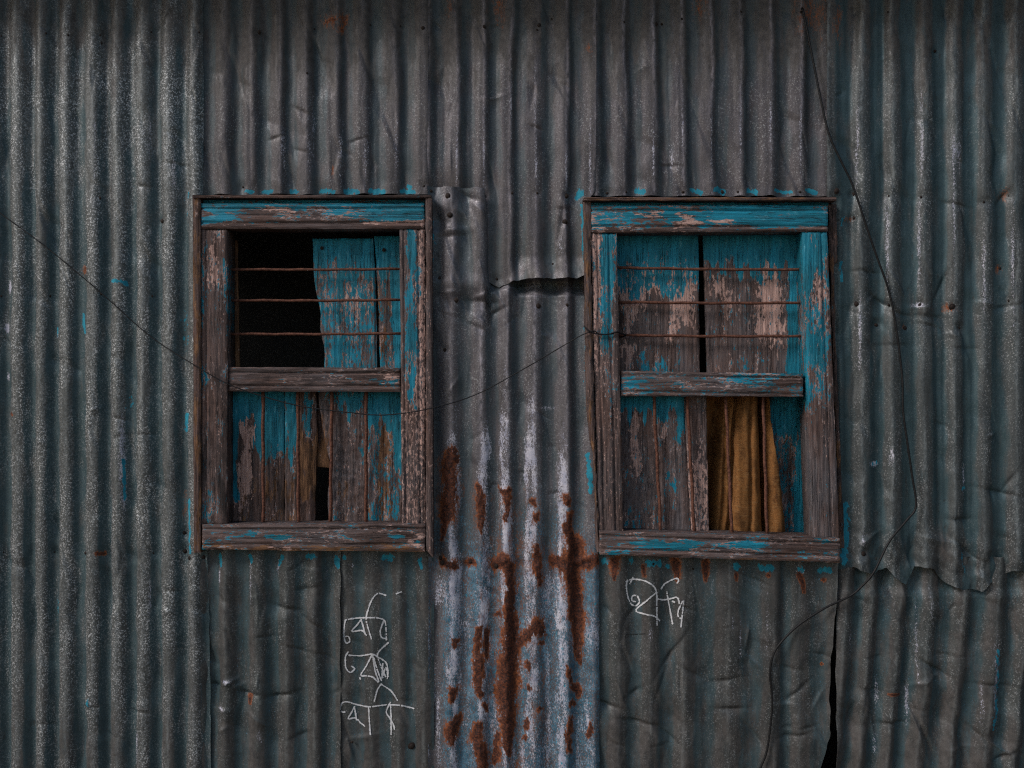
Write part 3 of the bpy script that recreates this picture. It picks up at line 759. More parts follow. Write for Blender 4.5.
# --- F: under the right window
csF = [560, 588, 618, 650, 683, 728, 774, 799, 836]
mF = low_masks(csF, rusts=[[(614, 560, 5), (614, 572, 3.6), (614, 579, 1.8)], [(643, 566, 2.6), (644, 575, 1.8)], [(675, 562, 5), (677, 574, 3.5), (677, 581, 1.5)], [(706, 563, 4), (706, 575, 3), (706, 581, 1.6)], [(736, 574, 2.2), (736, 580, 1.5)],
                                           [(768, 575, 2.4)], [(798, 574, 3), (802, 582, 3), (804, 592, 1.6)], [(824, 580, 2.2)], [(823, 665, 1.5)]],
               paints=[[(604, 561, 3), (609, 562, 3)], [(648, 562, 3.5), (658, 563, 3.5)], [(668, 567, 2)], [(735, 566, 3.5), (738, 567, 3)], [(760, 568, 3), (770, 568, 3.4)], [(822, 570, 3), (830, 570, 3)], [(800, 570, 4)], [(631, 561, 3)]],
               whites=[(800, 571, 5, 4, .66), (740, 640, 2, 26, .58), (732, 620, 2, 20, .5), (712, 585, 1.5, 10, .5), (767, 620, 2, 40, .5), (650, 630, 3, 14, .5)],
               tans=[(612, 738, 20, 40, .95), (640, 745, 30, 24, .95), (728, 735, 20, 26, .9), (782, 745, 18, 26, .9), (700, 700, 20, 30, .55)])
crF = [(605, 704, 14, 15, -.012, 3), (640, 722, 18, 10, -.010, 3), (668, 735, 18, 40, -.010, 4), (730, 708, 14, 0, -.010, 3), (725, 680, 14, -10, -.008, 3), (784, 704, 10, 0, .006, 3), (798, 690, 14, -40, -.009, 3), (790, 668, 12, 10, -.006, 3),
       (755, 735, 24, 50, -.010, 4), (670, 655, 22, -55, -.008, 3), (662, 680, 16, -70, -.006, 3), (695, 674, 14, 30, -.006, 3), (680, 682, 14, 88, -.010, 2), (795, 735, 16, -10, -.008, 3), (620, 690, 20, 70, .005, 4), (695, 590, 22, 80, -.004, 3),
       (752, 660, 12, 40, .006, 3), (822, 655, 12, 10, -.006, 3), (818, 700, 14, -60, .006, 3), (822, 740, 14, 60, .006, 3)]
shF, hF = sheet('beaten grey corrugated sheet with one white chalk word, under the right window', M['metF'], 594,
                lambda Y: np.interp(Y, [500, 590, 664, 732, 768, 892], [838, 837, 830, 829.5, 822, 815]) + .8 * vnoise(Y / 9., Y * 0, 4), 546, BOT, csF, h0=-.004, amp=.0085, bias=.1, k=1.2, seed=9, masks=mF, cr=crF, nk=18, big=1.1,
                extra=lambda X, Y: exLow(41)(X, Y) + sstep(640, 720, Y) * .006 * facet(X / 20., Y / 22., 14), screws=[(653, 564, 1.6), (693, 569, 1.2)])
# --- H: under G
csH = [786, 818, 846, 871, 900, 930, 963, 997, 1027, 1057, 1090]
mH = low_masks(csH, -.085, rusts=[[(889, 694, 1.2), (900, 695, 1.4)]], whites=[(878, 690, 3, 26, .58), (917, 640, 2, 60, .55), (908, 700, 2.5, 34, .6), (876, 745, 3, 20, .55), (850, 640, 2, 30, .5), (995, 680, 4, 60, .56), (981, 700, 3, 30, .54), (930, 610, 3, 30, .5)],
               paints=[[(996, 650, 3), (998, 690, 3.5), (993, 730, 3)]], tans=[(900, 745, 26, 26, .85), (970, 750, 30, 20, .8)])
mH_ = mH
def mH(X, Y):
    d = mH_(X, Y)
    a = d['A']
    return {'A': (a[0], a[1], a[2] * .62), 'B': d['B']}
crH = [(935, 668, 16, 30, -.016, 3), (925, 680, 14, -20, .008, 3), (893, 723, 14, 0, -.012, 3), (870, 690, 12, 10, -.008, 3), (912, 715, 24, 70, .010, 3), (925, 735, 26, 65, -.012, 3), (850, 718, 20, -70, -.008, 3), (1000, 748, 14, 30, .012, 3), (1005, 756, 14, -25, -.010, 3),
       (960, 720, 24, 60, -.006, 4), (980, 735, 16, 40, -.008, 3), (995, 685, 20, 5, -.008, 3), (905, 600, 20, 80, .004, 3), (860, 600, 12, 20, -.005, 3), (945, 655, 16, 5, -.004, 3), (875, 735, 24, 80, .007, 3), (1014, 625, 20, 70, -.006, 3)]
shH, hH = sheet('dark battered corrugated sheet with leaning ridges at the lower right corner', M['metH'],
                lambda Y: np.interp(Y, [530, 590, 668, 768, 892], [838, 837.5, 835, 836, 838]) + .6 * vnoise(Y / 9., Y * 0, 14), 1052, 557, BOT, csH, h0=-.010, amp=.0115, bias=-.1, k=1.3, slant=-.085, seed=10, masks=mH, cr=crH, nk=20, big=1.1,
                extra=lambda X, Y: exLow(51)(X, Y) - .007 * sstep(598, 586, Y) + sstep(640, 740, Y) * .007 * facet(X / 22., Y / 24., 16))

# ------------------------------------------------------------------ chalk writing
def strokes(name, sheet_o, hf, lines, mat, ox, oy, sc_, w=.75, gap=.08, label=None):
    V, F = [], []
    for L in lines:
        P = [(ox + x / sc_, oy + y / sc_) for x, y in L]
        pts = []
        Q = [P[0]] + P + [P[-1]]
        for i in range(1, len(Q) - 2):
            n = max(2, int(math.hypot(Q[i + 1][0] - Q[i][0], Q[i + 1][1] - Q[i][1]) / 0.9))
            for j in range(n):
                t = j / n
                c = []
                for a in (0, 1):
                    p0, p1, p2, p3 = Q[i - 1][a], Q[i][a], Q[i + 1][a], Q[i + 2][a]
                    c.append(.5 * (2 * p1 + (p2 - p0) * t + (2 * p0 - 5 * p1 + 4 * p2 - p3) * t * t + (3 * p1 - p0 - 3 * p2 + p3) * t ** 3))
                pts.append(c)
        pts.append(P[-1])
        prev = None
        for i, (x, y) in enumerate(pts):
            a = pts[max(0, i - 1)]; b = pts[min(len(pts) - 1, i + 1)]
            dx, dy = b[0] - a[0], b[1] - a[1]
            l = math.hypot(dx, dy) or 1
            nx, ny = -dy / l, dx / l
            ww = w * random.uniform(.55, 1.15) * .5
            jx, jy = random.uniform(-.12, .12), random.uniform(-.12, .12)
            ids = []
            for s_ in (-1, 1):
                qx, qy = x + nx * ww * s_ + jx, y + ny * ww * s_ + jy
                h = float(hf(np.array([[qx]]), np.array([[qy]]))[0, 0]) + .0018
                V.append(tuple(W(qx, qy, h)))
                ids.append(len(V) - 1)
            if prev and random.random() > gap:
                F.append([prev[0], prev[1], ids[1], ids[0]])
            prev = ids
    o = link_mesh(name, V, F, mat, sheet_o, smooth=False)
    if label: o['label'] = label
    return o
w1 = [[(630, 188), (600, 180), (580, 200), (568, 230), (560, 262), (565, 292), (578, 335)], [(488, 270), (520, 264), (560, 262), (600, 263), (622, 272), (627, 300), (628, 338)],
      [(490, 268), (485, 300), (486, 330), (493, 347), (505, 341), (500, 325), (488, 326)], [(545, 266), (530, 285), (512, 308), (545, 305), (562, 322)], [(543, 268), (552, 300), (556, 318)], [(620, 270), (608, 305), (612, 328), (628, 332)],
      [(636, 345), (612, 366), (600, 380), (597, 396)], [(500, 388), (540, 390), (580, 385), (602, 396), (626, 412), (633, 440), (631, 468)], [(500, 376), (490, 395), (492, 430), (506, 446), (521, 434), (510, 425)],
      [(580, 386), (560, 425), (542, 455), (562, 458), (582, 462), (602, 478), (590, 440), (582, 388)], [(585, 395), (598, 440), (612, 475)], [(600, 400), (612, 430), (626, 462)], [(616, 415), (614, 465), (626, 430), (634, 462)],
      [(538, 462), (541, 470)], [(612, 484), (598, 505), (587, 545)], [(610, 486), (640, 505), (654, 522), (666, 542)], [(476, 550), (495, 545), (530, 555), (570, 562), (605, 558), (640, 555), (680, 558), (722, 568)],
      [(478, 550), (473, 565), (477, 578), (490, 580)], [(522, 560), (510, 582), (500, 602), (525, 600), (540, 615), (556, 628)], [(520, 560), (528, 608)], [(568, 562), (570, 600), (574, 657)], [(642, 546), (628, 578), (638, 598), (650, 618), (656, 640)], [(642, 552), (644, 600), (644, 657)],
      [(660, 182), (680, 174)]]
for part_ in (w1[:6] + w1[-1:], w1[6:14], w1[14:-1]):
    strokes('chalk_writing', shE2, hE2, part_, M['chalk'], 200, 540, 3.37, w=1.6, gap=.04)
w2 = [[(125, 112), (150, 103), (190, 108), (222, 126), (234, 150), (235, 200), (236, 266)], [(132, 104), (128, 130), (134, 165), (145, 190), (162, 196), (174, 182), (166, 162), (150, 162), (148, 178), (162, 182)],
      [(152, 96), (140, 120)], [(233, 150), (200, 178), (162, 212), (195, 226), (228, 234), (246, 250)], [(250, 138), (262, 120), (282, 108), (304, 100), (312, 106), (306, 118)], [(270, 145), (278, 190), (284, 225), (291, 262)],
      [(235, 172), (262, 175), (290, 170), (304, 166), (312, 176), (314, 190)], [(326, 180), (312, 210), (310, 232), (324, 244)], [(330, 178), (326, 215), (320, 272)], [(288, 180), (300, 184)]]
strokes('chalk_writing', shF, hF, w2, M['chalk'], 590, 550, 3.52, w=1.6, gap=.04)
strokes('ink_mark', shF, hF, [[(128, 312), (128, 298), (160, 297), (194, 294)]], M['ink'], 590, 550, 3.52, w=.7)

# ------------------------------------------------------------------ wooden windows
def lin(a, b):
    "edge through (v0, p0) and (v1, p1)"
    (v0, p0), (v1, p1) = a, b
    return lambda v: p0 + (np.asarray(v, float) - v0) * (p1 - p0) / (v1 - v0)
def jag(f, amp, sc_, seed):
    return lambda v: f(v) + amp * vnoise(np.asarray(v, float) / sc_, np.asarray(v, float) * 0 + .3, seed)
_ps = [0]
def plank(name, parent, xl, xr, yt, yb, axis, h0, thick, masks, rough=.0012, rag=.35, lines=(), gouge=0.0, bow=0.0, extra=None):
    """a board; axis 0 grain level, 2 upright; masks(X, Y) -> ((primer, ochre, paint), (grey, grime)); lines: moulded grooves (offsets across)"""
    _ps[0] += 1; sd_ = _ps[0] * 3
    f = lambda g: g if callable(g) else (lambda v, g=g: np.full_like(np.asarray(v, float), g))
    xl, xr, yt, yb = map(f, (xl, xr, yt, yb))
    a, b, c, d = (jag(g, rag, 9., sd_ + i) for i, g in enumerate((xl, xr, yt, yb)))
    def hf(X, Y):
        dl, dr, dt, db = X - xl(Y), xr(Y) - X, Y - yt(X), yb(X) - Y
        e = np.minimum(np.minimum(dl, dr), np.minimum(dt, db))
        H = -.0028 * (1 - sstep(-.5, 2.2, e))
        if axis == 2:
            g = vnoise(X / 1.6, Y / 45., sd_) + .6 * vnoise(X / 4.5, Y / 90., sd_ + 2)
            across = X - xl(Y)
        else:
            g = vnoise(X / 45., Y / 1.6, sd_) + .6 * vnoise(X / 90., Y / 4.5, sd_ + 2)
            across = Y - yt(X)
        H = H + rough * g
        for l in lines:
            H = H - .0045 * np.exp(-((across - l) / 1.1) ** 2)
        if gouge:
            q = fbm(X / (6. if axis == 2 else 26.), Y / (26. if axis == 2 else 6.), sd_ + 7)
            H = H - gouge * np.clip(q - .1, 0, 1)
        H = H + bow * vnoise(X / 60., Y / 60., sd_ + 5)
        if extra is not None:
            H = H + extra(X, Y)
        return H
    def mf(X, Y):
        s1, s2 = (5., 26.) if axis == 2 else (26., 5.)
        q1, q2 = fbm(X / s1, Y / s2, sd_ + 40), fbm(X / s1 * 1.3, Y / s2 * 1.3, sd_ + 50)
        jx, jy = (5., 22.) if axis == 2 else (22., 4.)
        w, x = masks(X + jx * q1, Y + jy * q2)
        return {'W': w, 'X': (x[0], x[1], 0 * X)}
    return patch(name, a, b, c, d, hf, M['woodV' if axis == 2 else 'woodH'], mf, h0, (1.0, 1.5) if axis == 2 else (1.5, 1.0), thick, parent, back=True)
def K(pr=0., oc=0., pa=0., gr=.2, gm=.1):
    "constant masks or functions of X, Y"
    g = lambda v, X, Y: v(X, Y) if callable(v) else v + 0 * X
    return lambda X, Y: ((g(pr, X, Y), g(oc, X, Y), g(pa, X, Y)), (g(gr, X, Y), g(gm, X, Y)))
E_ = ell
def rod(parent, x0, y0, x1, y1, h, r=.0042, sag=0.0):
    n = 14
    pts = []
    for i in range(n + 1):
        t = i / n
        pts.append(W(x0 + (x1 - x0) * t + .35 * math.sin(i * 1.3 + x0), y0 + (y1 - y0) * t + sag * math.sin(math.pi * t) + .25 * math.sin(i * 1.9 + y0), h))
    return tube('bar', pts, lambda t: r * (1 + .10 * math.sin(t * 37 + y0)), M['bar'], parent)

# ---- left window
WL = empty('window', W(313, 552, 0), 'left wooden window with one pane hole black and open, brown rotten lower boards and a broken gap', 'window')
plank('casing', WL, lin((195, 192.5), (552, 193.5)), lin((195, 200), (552, 200.5)), 196, 553, 2, .036, .05,
      K(lambda X, Y: .12 * (Y < 330) + .28, .50, lambda X, Y: mx(E_(X, Y, 196, 210, 6, 8, .3), .22 + 0 * X), .1, .25), lines=(), gouge=.003)
plank('casing', WL, lin((195, 425.5), (555, 426)), lin((195, 431.5), (555, 433)), 196, lin((425, 549), (433, 558)), 2, .040, .05,
      K(.46, .2, .15, .45, .15), gouge=.002)
plank('top_casing', WL, 192, 431, lin((192, 194.8), (431, 194.8)), 197.6, 0, .044, .05, K(.1, .3, .25, .1, .55))
plank('top_casing', WL, 200.5, 425.3, 197.7, 203.2, 0, .012, .04, K(.1, 0, .62, .1, .30))
plank('top_rail', WL, 200.5, 424.3, 203.2, 228.5, 0, .032, .07,
      K(lambda X, Y: .33 + E_(X, Y, 285, 211, 10, 3, .5) + E_(X, Y, 332, 210, 12, 4, .55) + E_(X, Y, 350, 213, 8, 3, .5) + E_(X, Y, 395, 221, 20, 3, .5) + E_(X, Y, 420, 220, 8, 4, .7),
        .1, lambda X, Y: mx(E_(X, Y, 222, 216, 22, 14, .95), E_(X, Y, 390, 212, 50, 10, 1.0), E_(X, Y, 325, 208, 12, 6, .9), .66 * (Y < 208) + 0 * X, .40 + 0 * X) - .3 * (Y > 221.5), .35, .15), lines=(5.3, 19.6), rag=.3)
plank('stile', WL, 200.6, 227, 229.5, 524.5, 2, .028, .075,
      K(lambda X, Y: mx(E_(X, Y, 214, 265, 9, 40, .78), E_(X, Y, 206, 250, 3, 25, .6), E_(X, Y, 203, 420, 3, 120, .50), .40 + 0 * X), .1,
        lambda X, Y: mx(E_(X, Y, 203, 280, 5, 60, .62), E_(X, Y, 205, 380, 5, 30, .62), E_(X, Y, 211, 510, 14, 40, .50), E_(X, Y, 227, 300, 3, 90, .6), .30 + 0 * X), .35, lambda X, Y: .25 + .25 * sstep(330, 420, Y)), lines=(5.5,), gouge=.0022)
plank('stile', WL, lin((230, 399.3), (525, 402)), lin((230, 424.5), (525, 425.5)), 229, 524.8, 2, .028, .075,
      K(lambda X, Y: .40 + .14 * sstep(330, 420, Y) + E_(X, Y, 421, 300, 5, 70, .3), .1,
        lambda X, Y: mx(E_(X, Y, 411, 245, 6, 22, 1.0), E_(X, Y, 412, 300, 7, 40, .78), E_(X, Y, 411, 345, 6, 28, .95), E_(X, Y, 411, 385, 6, 24, .9), E_(X, Y, 424, 210, 3, 50, .5), .22 + 0 * X), .55, .12), lines=(4.2, 18.5), gouge=.0016)
plank('middle_rail', WL, 228, lin((367, 399.5), (393, 400)), lin((228, 367.2), (400, 367.6)), lin((228, 391.5), (400, 391.8)), 0, .020, .06,
      K(lambda X, Y: .36 + E_(X, Y, 392, 379, 10, 6, .4), .15, lambda X, Y: .30 + E_(X, Y, 385, 378, 14, 6, .28), .35, lambda X, Y: .42 - .2 * sstep(300, 380, X)), lines=(5.5, 18.5), gouge=.0015)
plank('bottom_rail', WL, 202, 424.8, lin((202, 524.8), (425, 524.2)), lin((202, 549.5), (425, 552)), 0, .040, .085,
      K(lambda X, Y: .36 + E_(X, Y, 280, 548, 10, 3, .3) + E_(X, Y, 421, 541, 5, 8, .45), lambda X, Y: .25 + .35 * (Y > 546) + 0 * X,
        lambda X, Y: mx(E_(X, Y, 252, 534, 14, 6, .8), E_(X, Y, 283, 536, 12, 5, .75), E_(X, Y, 393, 535, 8, 4, 1.0), E_(X, Y, 225, 537, 20, 6, .5), .34 + 0 * X), .45, .25), lines=(4.5, 20.0), gouge=.002, rag=.6)
# upper opening: thin inner stick, teal board
plank('inner_stick', WL, lin((244, 232.8), (367, 234.5)), lin((244, 237), (367, 239.2)), 240, 368, 2, -.050, .012, K(.1, .85, .1, .1, .1))
def board_edge(pts):
    return lambda v: np.interp(np.asarray(v, float), [p[0] for p in pts], [p[1] for p in pts])
SB = plank('shutter_board', WL, board_edge([(230, 312), (238, 312.5), (260, 313), (280, 314), (295, 316.5), (305, 319), (315, 320.5), (330, 320), (345, 323.5), (355, 324.5), (368, 324)]),
      board_edge([(230, 372), (255, 374), (300, 376), (368, 377)]), 238.5, 372, 2, -.036, .02,
      K(lambda X, Y: .30 + E_(X, Y, 352, 295, 12, 14, .42) + E_(X, Y, 350, 330, 14, 20, .25), lambda X, Y: E_(X, Y, 374, 280, 3, 60, .7),
        lambda X, Y: mx(.95 * (1 - sstep(262, 282, Y)) + 0 * X, E_(X, Y, 345, 285, 26, 14, .72), E_(X, Y, 338, 345, 16, 26, .75), .52 + 0 * X), .6, .12), gouge=.001)
SB2 = plank('shutter_board', WL, board_edge([(230, 373.5), (255, 375.5), (300, 378), (368, 380)]), 405, 236, 372, 2, -.040, .02,
      K(.3, lambda X, Y: mx(E_(X, Y, 373, 250, 5, 22, .9), E_(X, Y, 378, 310, 3.5, 18, .9), E_(X, Y, 389, 308, 4, 8, .9), E_(X, Y, 383, 348, 5, 18, .95)),
        lambda X, Y: mx(.95 * (1 - sstep(262, 290, Y)) + 0 * X, .95 * sstep(390, 396, X), .42 + 0 * X), .5, .15), gouge=.002)
for y in (269.3, 300.2, 333.8):
    rod(WL, 226, y, 401, y - .4, -.012, .0041, sag=.6)
for brd, nx_, ny_ in ((SB, 322, 248), (SB2, 384, 250)):
    o = screw(brd, nx_, ny_, 2.0, -.035); o.name = 'nail'
# lower opening boards
plank('panel_board', WL, 227, 262.5, 388, 527, 2, -.028, .02,
      K(lambda X, Y: mx(E_(X, Y, 244, 425, 6, 22, 1.1), E_(X, Y, 254, 432, 4, 14, 1.0), E_(X, Y, 246, 470, 8, 44, .95), E_(X, Y, 240, 498, 8, 26, .85)), lambda X, Y: mx(E_(X, Y, 251, 482, 6, 12, .75), E_(X, Y, 243, 505, 7, 20, .7)),
        lambda X, Y: mx(1.0 * (1 - sstep(430, 470, Y)) + 0 * X, .9 * (1 - sstep(236, 242, X)) * (1 - sstep(490, 520, Y))) * (1 - .9 * (E_(X, Y, 246, 450, 8, 34) > .45)), .35, .1), gouge=.003)
plank('panel_board', WL, 263, 284, 388, 527, 2, -.032, .02,
      K(.40, .42, lambda X, Y: .98 - .7 * sstep(430, 475, Y) + 0 * X, .25, lambda X, Y: .2 + .3 * sstep(450, 500, Y)), gouge=.004)
plank('panel_board', WL, 284.6, 298, 388, 527, 2, -.028, .02,
      K(.40, .45, lambda X, Y: .9 - .6 * sstep(440, 480, Y) - .3 * (np.abs(X - 292) > 5), .35, lambda X, Y: .3 + .25 * sstep(450, 500, Y)), gouge=.005)
plank('panel_board', WL, 298.6, board_edge([(388, 316), (440, 317), (468, 315.5), (527, 314.5)]), 388, 527, 2, -.034, .016,
      K(.2, lambda X, Y: .25 + .6 * sstep(425, 450, Y) * sstep(520, 480, Y), lambda X, Y: mx(E_(X, Y, 308, 408, 5, 22, .9), .15 + 0 * X), .1, .35), gouge=.006)
plank('broken_board', WL, 315, board_edge([(388, 323), (430, 325), (468, 330)]), 388, lin((315, 467), (330, 468)), 2, -.048, .012, K(0, lambda X, Y: .9 * sstep(432, 446, Y) + .3, .0, .0, lambda X, Y: .6 - .6 * sstep(430, 450, Y)), gouge=.002)
plank('panel_board', WL, board_edge([(388, 318), (405, 319), (425, 322), (440, 325), (455, 328), (465, 331), (480, 330), (495, 327.5), (527, 328.5)]), 366, 388, 527, 2, -.026, .022,
      K(lambda X, Y: .45 * sstep(410, 440, Y) + 0 * X, lambda X, Y: mx(E_(X, Y, 325, 425, 8, 26, .62), E_(X, Y, 346, 500, 10, 24, .5)),
        lambda X, Y: mx(E_(X, Y, 352, 396, 22, 16, 1.0), E_(X, Y, 362, 440, 8, 22, .52), .28 + 0 * X), .65, .15), gouge=.006, extra=lambda X, Y: .0022 * facet(X / 7., Y / 3.2, 3) * sstep(418, 435, Y))
plank('panel_board', WL, 366.6, 404, 388, 527, 2, -.030, .02,
      K(lambda X, Y: E_(X, Y, 380, 432, 5, 9, .7), lambda X, Y: mx(E_(X, Y, 386, 450, 8, 30, .92), E_(X, Y, 386, 500, 8, 26, .85), E_(X, Y, 378, 515, 14, 10, .85)),
        lambda X, Y: mx(1.0 * (1 - sstep(415, 440, Y)) + 0 * X, .85 * sstep(392, 397, X) * (Y < 480), E_(X, Y, 395, 500, 8, 26, .62), .42 + 0 * X), .55, .2), gouge=.007)
for x, x2 in ((263, 263.5), (298, 298.5), (332, 330.5), (366.3, 366)):
    rod(WL, x, 388, x2, 526, -.012, .0052)

# ---- right window (leans a little)
WR = empty('window', W(715, 556, 0), 'right wooden window with shutters closed behind level bars and ochre sacking in its lower half', 'window')
eL0 = lin((197, 584), (560, 592)); eL1 = lin((197, 590.5), (560, 599))
plank('casing', WR, board_edge([(197, 583.5), (300, 585), (380, 586), (410, 587.5), (440, 590), (455, 593), (470, 594), (556, 597)]), board_edge([(197, 591), (300, 591.5), (400, 594), (545, 599.3)]), 199, 553, 2, .034, .05,
      K(lambda X, Y: .42 + 0 * X, .42, .22, .3, .30), gouge=.006, rag=.8)
plank('casing', WR, lin((205, 828.5), (545, 839.5)), board_edge([(205, 837), (262, 838), (265, 834.5), (340, 836), (545, 845)]), 204, 548, 2, .012, .03,
      K(.25, .45, .25, .25, .5), gouge=.008, rag=.8)
plank('top_casing', WR, 583.5, 836.5, 197.0, 200.2, 0, .046, .05, K(.1, .45, .2, .1, .35))
plank('top_casing', WR, 590, 829, 200.3, 205.3, 0, .012, .04, K(.1, 0, .66, .1, .25))
plank('top_rail', WR, 590.8, 828.2, 205.3, lin((591, 232.4), (828, 231)), 0, .032, .07,
      K(lambda X, Y: .36 + E_(X, Y, 600, 221, 12, 8, .45) + E_(X, Y, 640, 215, 30, 3, .35) + E_(X, Y, 686, 222, 8, 7, .45) + E_(X, Y, 719, 220, 6, 3, .4), .1,
        lambda X, Y: mx(E_(X, Y, 620, 216, 30, 5, .8), E_(X, Y, 760, 216, 90, 14, 1.1), E_(X, Y, 670, 214, 20, 14, .9), .52 + 0 * X) - E_(X, Y, 686, 222, 8, 7, .5) - E_(X, Y, 719, 220, 6, 3, .6) - .18 * (Y > 226.5), .3, .05), lines=(5.2, 21.2), rag=.3)
sL0 = lin((232, 591), (532, 598.8)); sL1 = lin((232, 616.6), (532, 623.3))
plank('stile', WR, sL0, sL1, 233.4, 532, 2, .028, .075,
      K(lambda X, Y: .47 + E_(X, Y, 597, 280, 6, 60, .25), .1, lambda X, Y: mx(E_(X, Y, 606, 255, 9, 40, .95), E_(X, Y, 606, 320, 7, 60, .68), E_(X, Y, 608, 400, 6, 40, .50), .27 + 0 * X) - .2 * sstep(420, 460, Y), .5, .10), lines=(5.8, 17.5), gouge=.0014)
plank('stile', WR, lin((232, 802), (538, 813)), lin((232, 827.6), (538, 839.5)), 231.8, 538.5, 2, .028, .08,
      K(lambda X, Y: .40 + E_(X, Y, 820, 270, 6, 40, .25) + E_(X, Y, 817, 340, 6, 30, .25), .1,
        lambda X, Y: mx(E_(X, Y, 812, 260, 16, 60, .98), E_(X, Y, 815, 350, 16, 60, .80), E_(X, Y, 805, 380, 6, 40, .85), .30 + 0 * X) - E_(X, Y, 818, 290, 5, 12, .5) - .06 * sstep(400, 440, Y), lambda X, Y: .3 + .55 * sstep(390, 420, Y), .08), lines=(19.5,), gouge=.0014)
plank('middle_rail', WR, 621, 803.6, lin((621, 371), (803, 373.5)), lin((621, 396), (803, 396.6)), 0, .020, .06,
      K(lambda X, Y: .42 + 0 * X, .1, lambda X, Y: .38 + E_(X, Y, 640, 383, 30, 6, .18) + E_(X, Y, 760, 378, 20, 5, .22), .5, .2), lines=(4.5, 20.5), gouge=.0016)
plank('bottom_rail', WR, 599.6, 840.2, lin((600, 531), (840, 538.5)), lin((600, 555), (840, 563)), 0, .042, .09,
      K(.35, lambda X, Y: .2 + .3 * (Y > 540 + (X - 600) * .03 + 14), lambda X, Y: mx(E_(X, Y, 670, 545, 40, 6, .85), E_(X, Y, 752, 544, 26, 5, .9), E_(X, Y, 610, 551, 18, 5, .7), E_(X, Y, 830, 540, 14, 4, .7), .36 + 0 * X), .45, .2), lines=(5.0, 18.0), gouge=.002, rag=.5)
# upper boards
plank('shutter_board', WR, 612, lin((232, 698.5), (374, 700)), 228, 376, 2, -.032, .02,
      K(lambda X, Y: mx(E_(X, Y, 632, 285, 18, 34, 1.0), E_(X, Y, 655, 285, 12, 20, .85), E_(X, Y, 682, 290, 16, 34, 1.0), E_(X, Y, 672, 325, 10, 16, .85), E_(X, Y, 628, 320, 8, 24, .8), E_(X, Y, 630, 355, 14, 14, .8), .38 + 0 * X), .15,
        lambda X, Y: mx(1.0 * (1 - sstep(256, 272, Y)) + 0 * X, .62 * (1 - sstep(285, 305, Y)), E_(X, Y, 660, 366, 26, 8, .72), .30 + 0 * X), .5, .15), gouge=.001)
plank('shutter_board', WR, lin((232, 703), (374, 707.6)), 806, 228, 376, 2, -.036, .02,
      K(lambda X, Y: mx(E_(X, Y, 718, 290, 10, 14, .92), E_(X, Y, 728, 300, 8, 10, .85), E_(X, Y, 773, 262, 5, 12, .95), E_(X, Y, 770, 295, 16, 26, 1.0), E_(X, Y, 768, 325, 20, 16, 1.0), E_(X, Y, 775, 348, 16, 5, .85), .34 + 0 * X), .1,
        lambda X, Y: mx(1.0 * (1 - sstep(262, 284, Y)) + 0 * X, .95 * sstep(784, 792, X), .32 + 0 * X), .5, .12), gouge=.001)
for y0, y1 in ((267.5, 269.6), (302, 302.8), (335, 336)):
    rod(WR, 614, y0, 804, y1, -.012, .0043, sag=.7)
# lower boards
plank('panel_board', WR, 616, lin((392, 683.5), (536, 691)), 388, 537, 2, -.030, .02,
      K(lambda X, Y: mx(E_(X, Y, 634, 435, 6, 26, .92), E_(X, Y, 636, 465, 8, 26, .75), E_(X, Y, 665, 430, 4, 18, 1.0), E_(X, Y, 662, 460, 3, 8, .6)), .1,
        lambda X, Y: mx(1.0 * (1 - sstep(404, 420, Y)) + 0 * X, .9 * sstep(676, 682, X) * (Y < 432), E_(X, Y, 671, 483, 5, 6, .95), E_(X, Y, 630, 520, 20, 16, .50), .33 + 0 * X), .65, .2), gouge=.003,
      extra=lambda X, Y: .0012 * facet(X / 8., (Y + .4 * X) / 3.4, 8) * sstep(418, 435, Y))
plank('panel_board', WR, lin((392, 684), (536, 691.6)), lin((392, 706.5), (536, 709)), 388, 537, 2, -.027, .02,
      K(lambda X, Y: .40 + .2 * sstep(440, 470, Y), .1, .30, .7, .15), gouge=.002)
plank('panel_board', WR, 768, 817, 388, 540, 2, -.098, .02,
      K(lambda X, Y: mx(E_(X, Y, 783, 437, 12, 10, .66), E_(X, Y, 777, 425, 5, 8, .7), .3 + 0 * X), lambda X, Y: E_(X, Y, 783, 440, 10, 12, .6),
        lambda X, Y: mx(1.0 * (1 - sstep(425, 450, Y)) + 0 * X, .8 * sstep(790, 798, X), .46 + 0 * X), .55, .2), gouge=.002)
for x0, x1 in ((653.5, 661), (687, 694.5), (725.5, 732), (763, 767)):
    rod(WR, x0, 391, x1, 536, -.012, .0049)

# ---- sacking behind the bars of the right window
def hcloth(X, Y):
    t = (Y - 395) / 140.
    h = 0
    for c0, c1, w_, a in ((727, 716, 8, .012), (744, 742, 9, .022), (754, 757, 8, .018), (772, 780, 6, .020), (735, 729, 5, .008)):
        c = c0 + (c1 - c0) * t
        h = h + a * np.exp(-((X - c) / (w_ * (.8 + .35 * t))) ** 2)
    for c0, c1, w_, a in ((762, 767, 3, .016), (716, 712, 5, .010)):
        c = c0 + (c1 - c0) * t
        h = h - a * np.exp(-((X - c) / w_) ** 2)
    h = h - .022 * np.exp(-((X - np.interp(Y, [395, 430, 490, 540], [724, 720, 712, 708])) / 5.) ** 2)
    for c0, c1, w_, a in ((737, 729, 2.2, .016), (763, 767, 2.4, .020), (750, 749, 1.6, .006), (730, 721, 1.6, .008)):
        h = h - a * np.exp(-((X - c0 - (c1 - c0) * t - 1.2 * vnoise(Y / 18., Y * 0, 5)) / w_) ** 2)
    return h * 2.0 - .03 + .004 * fbm(X / 8., Y / 20., 4) + .0035 * facet(X / 7., Y / 10., 2)
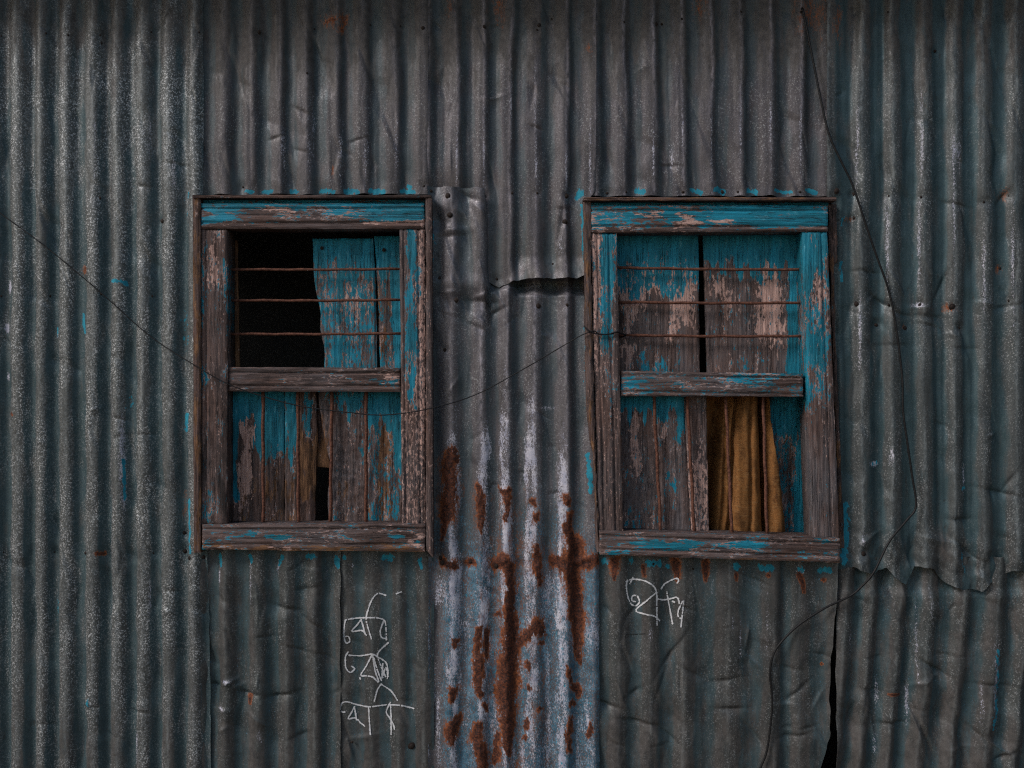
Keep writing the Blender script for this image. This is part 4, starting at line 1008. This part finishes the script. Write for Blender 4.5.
cl = patch('sacking_curtain', lambda Y: np.interp(Y, [390, 540], [708, 706]), lambda Y: np.interp(Y, [390, 420, 535, 545], [769, 771, 787, 788]) + .6 * vnoise(Y / 6., Y * 0, 3), 388,
           lambda X: np.interp(X, [700, 740, 756, 770, 790], [530, 532, 534, 535.5, 536]), hcloth, M['cloth'], None, -.052, (1.0, 1.5), .003)
tag(cl, 'ochre brown sacking hanging in folds behind the lower bars of the right window', 'curtain')

# ------------------------------------------------------------------ wires
def wire(label, pts, r, name='wire'):
    o = tube(name, [W(*p) for p in pts], r, M['wire'], res=6)
    return tag(o, label, 'wire')
wire('thin dark wire sagging from the left edge across the left window to the right window', [(-70, 160, .022), (0, 213, .022), (46, 247, .024), (100, 292, .023), (150, 336, .024), (196, 366, .040), (228, 384, .045), (262, 396, .040), (300, 406, .040), (345, 412, .042), (385, 415, .042),
      (430, 408.5, .046), (475, 395, .022), (520, 371, .020), (556, 350, .022), (578, 337, .034), (587, 333, .040), (594, 331, .040), (600, 334, .034), (614, 334, .033)], .0016)
wire('short dark wire tied over the left stile of the right window', [(584, 326, .036), (589, 331, .042), (598, 334, .038), (607, 334.5, .036), (617, 332, .032), (621, 333.5, .012), (626, 335, .0), (620, 337, -.016), (616, 334, .0)], .0021, 'wire_tie')
wire('thick black cable hanging down the right side and curling in below the right window', [(802, 8, .004), (804, 15, .012), (811, 50, .014), (822, 105, .015), (830, 137, .016), (843, 165, .018), (853, 186, .018), (866, 225, .018), (877, 257, .018), (888, 288, .018),
      (895, 320, .018), (902, 375, .018), (903, 410, .018), (907, 440, .018), (912, 475, .018), (916, 506, .019), (906, 521, .019), (889, 542, .024), (874, 572, .026), (862, 586, .018), (850, 596, .014), (825, 608, .012), (800, 624, .012), (784, 639, .012), (774, 653, .012), (770, 672, .012), (771.5, 690, .012), (772, 709, .012), (767, 750, .012), (758, 775, .012), (748, 820, .012)], .0034, 'cable')

# ------------------------------------------------------------------ roof eave above the frame
def roof():
    xs = np.linspace(-2.4, 2.4, 640); ys = np.linspace(-.24, 1.75, 20)
    X, Y = np.meshgrid(xs, ys)
    Z = 2.89 + (Y + .24) * .26 + .009 * np.cos(X / .076 * 2 * np.pi)
    V = np.stack([X, Y, Z], -1).reshape(-1, 3)
    idx = np.arange(X.size).reshape(X.shape)
    F = np.stack([idx[:-1, :-1], idx[:-1, 1:], idx[1:, 1:], idx[1:, :-1]], -1).reshape(-1, 4)
    z = np.zeros((len(V), 4)); z[:, 3] = 1
    b = z.copy(); b[:, 1] = .4
    V2 = V.copy(); V2[:, 2] -= .001
    o = link_mesh('corrugated_roof', V, F, M['metE'], masks={'A': z, 'B': b})
    tag(o, 'corrugated tin roof eave just above the top of the photo, shading the wall', 'roof')
roof()
